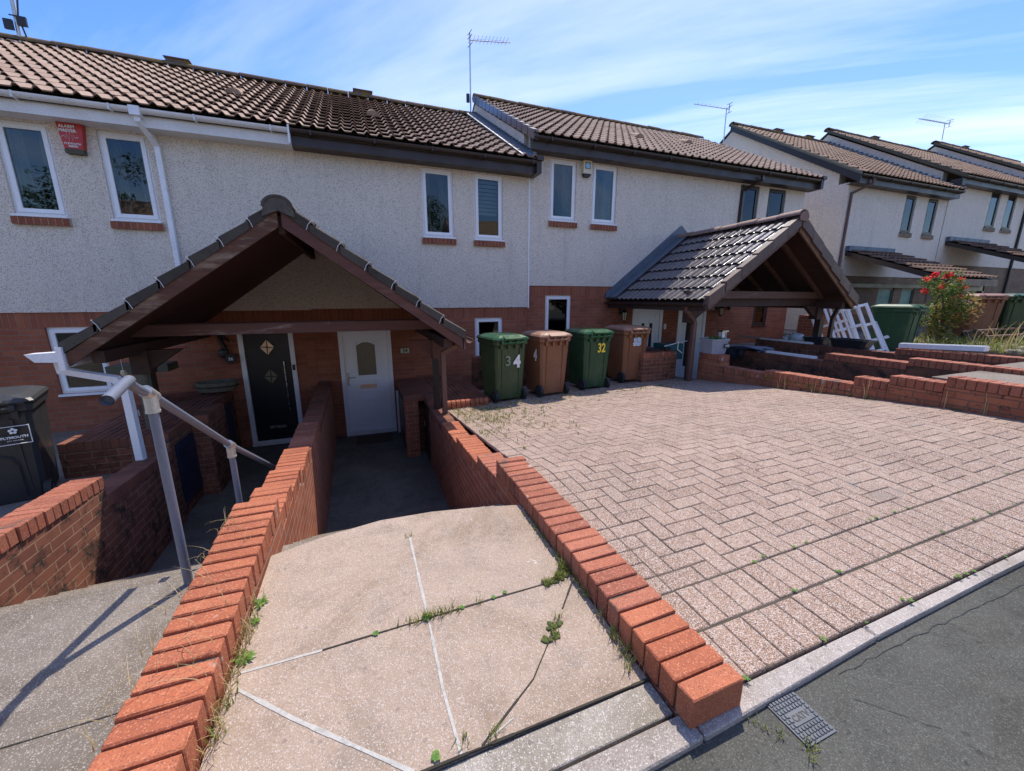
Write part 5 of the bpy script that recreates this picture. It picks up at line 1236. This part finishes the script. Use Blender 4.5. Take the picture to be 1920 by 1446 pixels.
# bench-like post by 36, trough, terracotta chain
t = thing('wooden_bird_table','dark old wooden post with flat cross board between the black bin and the window','post',(-3.2,7.2,-1.53))
m = MB(); m.box(-3.15,-2.98,7.1,7.27,-1.53,-1.04); m.build('post','oldwood',t); m = MB(); m.box(-3.42,-2.72,7.0,7.35,-1.04,-.93); m.box(-3.16,-2.92,7.1,7.27,-.929,-.85); m.build('cross_board','oldwood',t)
t = thing('stone_trough','aged barrel shaped planter trough on the store top left of the black door','planter',(-2.3,7.55,-1.49))
m = MB(); n=14
def el(rx, ry, z): return [(-2.36+rx*math.cos(2*math.pi*i/n), 7.62+ry*math.sin(2*math.pi*i/n), z) for i in range(n)]
rg_ = [el(.26,.15,-1.49),el(.30,.18,-1.40),el(.31,.19,-1.34),el(.27,.16,-1.335),el(.26,.15,-1.39)]
for q in rg_: m.v += q
for a in range(4):
    for i in range(n): m.f.append((a*n+i,a*n+(i+1)%n,(a+1)*n+(i+1)%n,(a+1)*n+i))
m.f.append(tuple(range(n-1,-1,-1))); m.f.append(tuple(range(4*n,5*n))); m.build('body','stone',t)
m = MB(); m.tube([(-2.36+.305*math.cos(2*math.pi*i/n),7.62+.185*math.sin(2*math.pi*i/n),-1.41) for i in range(n+1)],.012,6); m.build('hoop','black',t)
t = thing('wind_chime','pale shell wind chime hanging at the left porch post','wind chime',(-2.75,5.9,-.9))
m = MB(); m.tube([(-2.70,5.85,-.62),(-2.70,5.85,-1.35)],.003,4); m.build('cord','paintw',t)
m = MB()
for z in (-.86,-.95,-1.03): m.blob((-2.69+random.uniform(-.02,.02),5.85,z),(.035,.015,.04),6,5)
m.build('shell','cream',t); m = MB()
for i,z in enumerate((-1.12,-1.16,-1.14,-1.18,-1.32)): m.tube([(-2.74+.025*i,5.85,z),(-2.735+.025*i,5.85,z-.07)],.007,5)
m.build('tubes','paintw',t)
m = MB(); m.box(-.30,.35,7.28,7.72,-2.616,-2.60); tag(m.build('door_mat','mat',None),'dark coir door mat in front of the white door','door mat')

# ------------------------------------------------------------------ plants and weeds
m = MB()
for i in range(34): tuft(m, -.52+.02*random.random(), random.uniform(1.15,1.75), zs(1.4), 4, .05, .05, .0025)
for i in range(30): tuft(m, .828, random.uniform(1.0,1.9), zs(1.5), 6, .05, .04, .0022)
for (x,y,n,h) in ((.155,1.40,40,.06),(.20,1.40,30,.045),(.10,1.395,18,.04),(.25,1.402,18,.035),(.05,1.395,6,.03),(.28,1.40,14,.03),(.38,1.403,12,.03),(.77,1.42,90,.05),(.70,1.408,50,.035),(.81,1.46,40,.06),(.82,1.50,22,.06),(.72,1.41,30,.035),(.66,1.22,14,.04),(.62,1.17,16,.04),(.60,1.14,12,.035),(.82,.98,18,.07),(.80,.93,14,.06),(.83,1.06,14,.06),(.18,.90,10,.05),(.27,.885,10,.05),(.14,1.99,10,.03),(.83,1.95,8,.05),(1.10,.60,14,.03),(1.16,.53,18,.035),(1.14,.51,12,.03),(1.08,.64,10,.02)):
    tuft(m, x, y, zs(y) if y > .7 else -1.32, n, h, .05, .0022)
stuff(m.build('joint_grass','grass',None,fix=False),'green grass sprouting from the slab joints and wall foot','grass')
m = MB()
for (x,y,n,L) in ((-.50,1.44,9,.07),(-.505,1.72,8,.06),(-.505,1.62,6,.035),(.15,1.40,8,.04),(.10,.895,7,.03),(-.05,1.392,7,.022),(.44,1.41,5,.02),(.50,1.42,4,.02),(.30,1.402,5,.02)): rosette(m,x,y,zs(y),n,L,.010)
for i in range(60):
    x = random.uniform(1.1,5.7); y = .748+random.choice((0,.212,.0,.415))+random.uniform(-.01,.01)
    rosette(m, x, y, drv(x,y), 5, random.uniform(.012,.03), .005)
for i in range(14): x = 5.88; y = random.uniform(1.8,5.4); rosette(m,x,y,drv(x,y),6,random.uniform(.03,.06),.010)
for i in range(70):
    x = 1.1+abs(random.gauss(0,1.6)); y = random.uniform(4.9,6.0)
    if x < 5.6: rosette(m,x,y,drv(x,y),6,random.uniform(.015,.045),.008)
rosette(m,4.9,5.45,drv(4.9,5.45),10,.08,.014)
stuff(m.build('small_weeds','weed',None,fix=False),'small leafy weeds rooted in paving joints','weeds')
m = MB()
for i in range(420):
    x = 1.1+abs(random.gauss(0,.55)); y = 4.6+random.gauss(0,.55)
    if i % 3 == 0: x = random.uniform(1.1,5.2); y = 5.35+random.gauss(0,.22)
    if y < 6.0 and x < 5.6 and y > 2.9: 
        gx_ = round(y/.1)*.1 if random.random()<.6 else y
        tuft(m, x, gx_, drv(x,y), 5, random.uniform(.02,.06), .06, .004)
for i in range(26): tuft(m, 5.87, random.uniform(1.3,5.2), drv(5.87,3), 4, random.uniform(.05,.18), .05, .004, lean=.4)
stuff(m.build('drive_grass','grass',None,fix=False),'patchy grass growing through the far left of the block paving','grass')
m = MB()
for i in range(22): tuft(m, random.uniform(-.76,-.55), random.uniform(.95,2.3), -1.15, 2, .12, .05, .0016, seg=4, lean=1.6)
for i in range(22): tuft(m, -.53+.02*random.random(), random.uniform(1.05,1.8), zs(1.4), 5, .10, .05, .0018, seg=4, lean=.9)
for i in range(7): tuft(m, -.765, random.uniform(1.2,2.3), -1.16, 3, .12, .05, .0016, seg=4, lean=1.6)
for i in range(14): tuft(m, .825, random.uniform(.88,1.2), zs(1), 4, .06, .04, .0018)
for (x,y) in ((5.86,4.0),(5.86,3.9),(5.86,3.5),(5.86,3.4),(5.86,2.2),(5.86,1.9),(5.86,2.9)): tuft(m, x, y, drv(x,y), 4, .28, .06, .004, lean=.3)
for i in range(70): tuft(m, random.uniform(1.1,2.6), random.uniform(4.4,5.3), drv(1.8,4.9), 3, .04, .08, .004)
stuff(m.build('dry_grass','drygrass',None,fix=False),'straw coloured dry grass caught on the coping bricks','grass')
m = MB()
for (x,y) in ((.77,1.415),(.73,1.405),(.80,1.44),(.64,1.19),(.60,1.14)):
    for k in range(9): m.blob((x+random.uniform(-.04,.04),y+random.uniform(-.012,.012),zs(y)+.002),(.012,.012,.007),6,4,.3)
stuff(m.build('joint_moss','moss',None,smooth=True),'brownish moss clumps in the slab joint near the low wall','moss')
# far forecourt plants
m = MB()
for i in range(420): tuft(m, random.uniform(11.0,16.5), random.uniform(3.0,5.2), -1.0, 5, random.uniform(.08,.28), .15, .010, lean=.9)
stuff(m.build('long_grass','grass',None,fix=False),'long grass and weeds in front of the far bins','grass')
m = MB()
for i in range(60): tuft(m, random.uniform(11.8,16.5), random.uniform(3.2,4.6), -1.0, 2, random.uniform(.5,.8), .15, .010, seg=4, lean=.8)
stuff(m.build('seeding_grass','drygrass',None,fix=False),'tall pale seed heads of grass by the far bins','grass')
m = MB()
for i in range(700):
    x, y = random.uniform(11.5,16), random.uniform(2.6,3.6); m.blob((x,y,-.99),(random.uniform(.02,.06),)*3,5,3,.2)
stuff(m.build('gravel_pile','pale_conc',None),'pale gravel and rubble on the far forecourt','gravel')
t = thing('timber_rail','long low timber rails in front of the far bins','rail',(14.5,4.2,-1.0))
m = MB(); m.tube([(12.6,4.7,-.72),(17.5,4.3,-.66)],.025,6); m.tube([(12.8,4.4,-.82),(17.5,4.0,-.76)],.025,6); m.build('rails','bareboard',t); m = MB()
for x in (12.9,14.9,16.9): m.box(x-.03,x+.03,4.6-.08*(x-12.6),4.66-.08*(x-12.6),-1.0,-.68)
m.build('stakes','oldwood',t)
t = thing('flowering_shrub','tall straggly shrub with red blooms and orange tinted leaves by the far houses','shrub',(12.45,5.0,-1.0))
m = MB(); stems = [((13.3,5.0,-1.0),(13.25,5.0,-.3),(13.0,5.0,.15),(12.5,5.05,.42)),((13.3,5.0,-1.0),(13.4,5.0,-.2),(13.55,5.0,.25)),((13.3,5.0,-1.0),(13.6,4.95,-.4),(13.9,4.95,-.05)),((13.3,5,-1),(13.1,5.1,-.1),(13.25,5.1,.45))]
for s_ in stems: m.tube(list(s_),[.03]+[.018]*(len(s_)-2)+[.008],6)
m.shift(-.85).build('stems','bark',t)
m = MB()
for c, r, n in (((13.25,5,-.35),(.44,.38,.45),900),((12.9,5,.20),(.35,.25,.16),200),((12.5,5.05,.35),(.22,.2,.12),120),((13.5,5,.25),(.22,.2,.2),150),((13.75,5,-.1),(.38,.3,.32),460),((13.2,5,.5),(.2,.2,.12),90)): leaves(m,c,r,n,.05)
m.shift(-.85).build('foliage','leaf',t,fix=False)
m = MB(); leaves(m,(13.4,4.85,-.25),(.55,.4,.40),420,.05); leaves(m,(13.0,4.85,-.6),(.25,.3,.3),120,.05); m.shift(-.85).build('young_foliage','leaforange',t,fix=False)
for (x,y,z) in ((12.30,5,.42),(12.32,5.0,.16),(12.55,5,.50),(13.05,5,.48),(13.15,5,.52),(13.0,5,.30),(12.88,5,.22),(13.62,5,.42),(13.58,4.95,.05),(13.68,4.95,.02),(13.7,4.95,.25)):
    m = MB(); leaves(m,(x,y,z),(.07,.07,.06),26,.045,1); m.shift(-.85).build('blossom','petal',t,fix=False)
t = thing('low_bush','bright green rounded bush at the foot of the large green bin','bush',(11.9,4.65,-1.0)); m = MB(); leaves(m,(12.35,5.0,-.84),(.36,.3,.24),700,.035); m.build('foliage','grass',t,fix=False); m = MB(); m.tube([(12.35,5,-1.0),(12.35,5,-.8)],.02,6); m.build('stem','bark',t)
t = thing('hanging_flowers','purple and white trailing flowers beside the brown far bin','flowers',(13.75,5.3,-.1)); m = MB(); leaves(m,(13.75,5.3,-.12),(.26,.2,.14),150,.035); m.build('blossom','petalp',t,fix=False); m = MB(); leaves(m,(13.72,5.3,-.2),(.22,.2,.14),90,.035); m.build('foliage','leaf',t,fix=False)

# ------------------------------------------------------------------ the street behind the camera (seen in the window panes)
def opp(x0, x1, Y, z0, label):
    h = thing('opposite_house', label, 'house', ((x0+x1)/2, Y, z0)); m = MB(); m.box(x0,x1,Y-7,Y,z0,z0+4.9); m.build('wall','dash_old',h)
    m = MB(); m.prism([(Y+.4,z0+4.85),(Y-3.5,z0+7.2),(Y-7.4,z0+4.85)],0,x0-.2,x1+.2); m.build('roof','tile_c',h)
    for i in range(3):
        xx = x0+1.2+i*2.2
        m = MB(); m.box(xx,xx+.9,Y+.001,Y+.03,z0+3.2,z0+4.3); f = m.build('window','white',h); m = MB(); m.box(xx+.08,xx+.82,Y+.031,Y+.04,z0+3.28,z0+4.22); m.build('pane','lamb',f)
opp(-14,-6,-14,-1.2,'pale terraced house across the road reflected in the left windows'); opp(-4,4.5,-15,-1.1,'pale terraced house across the road behind the photographer'); opp(7,15,-14,-.9,'pale terraced house across the road reflected in the right windows')
for (x, y, s_, lb) in ((-5,-19,1.3,'leafy street tree across the road on the left'),(4.5,-20,1.4,'leafy street tree across the road in the centre'),(14,-19,1.3,'leafy street tree across the road on the right'),(-15,-19,1.5,'leafy street tree across the road far left')):
    t = thing('tree', lb, 'tree', (x,y,-1.2)); m = MB(); m.tube([(x,y,-1.2),(x+.1,y,2.5),(x,y,6.5)],[.22*s_,.16,.08],8); m.build('trunk','bark',t)
    m = MB()
    for k in range(34): leaves(m,(x+random.uniform(-3,3)*s_,y+random.uniform(-2.2,2.2)*s_,3.9*s_+random.uniform(-3.0,2.0)),(1.1,1.1,.9),300,.13)
    m.build('crown','leafdark',t,fix=False)
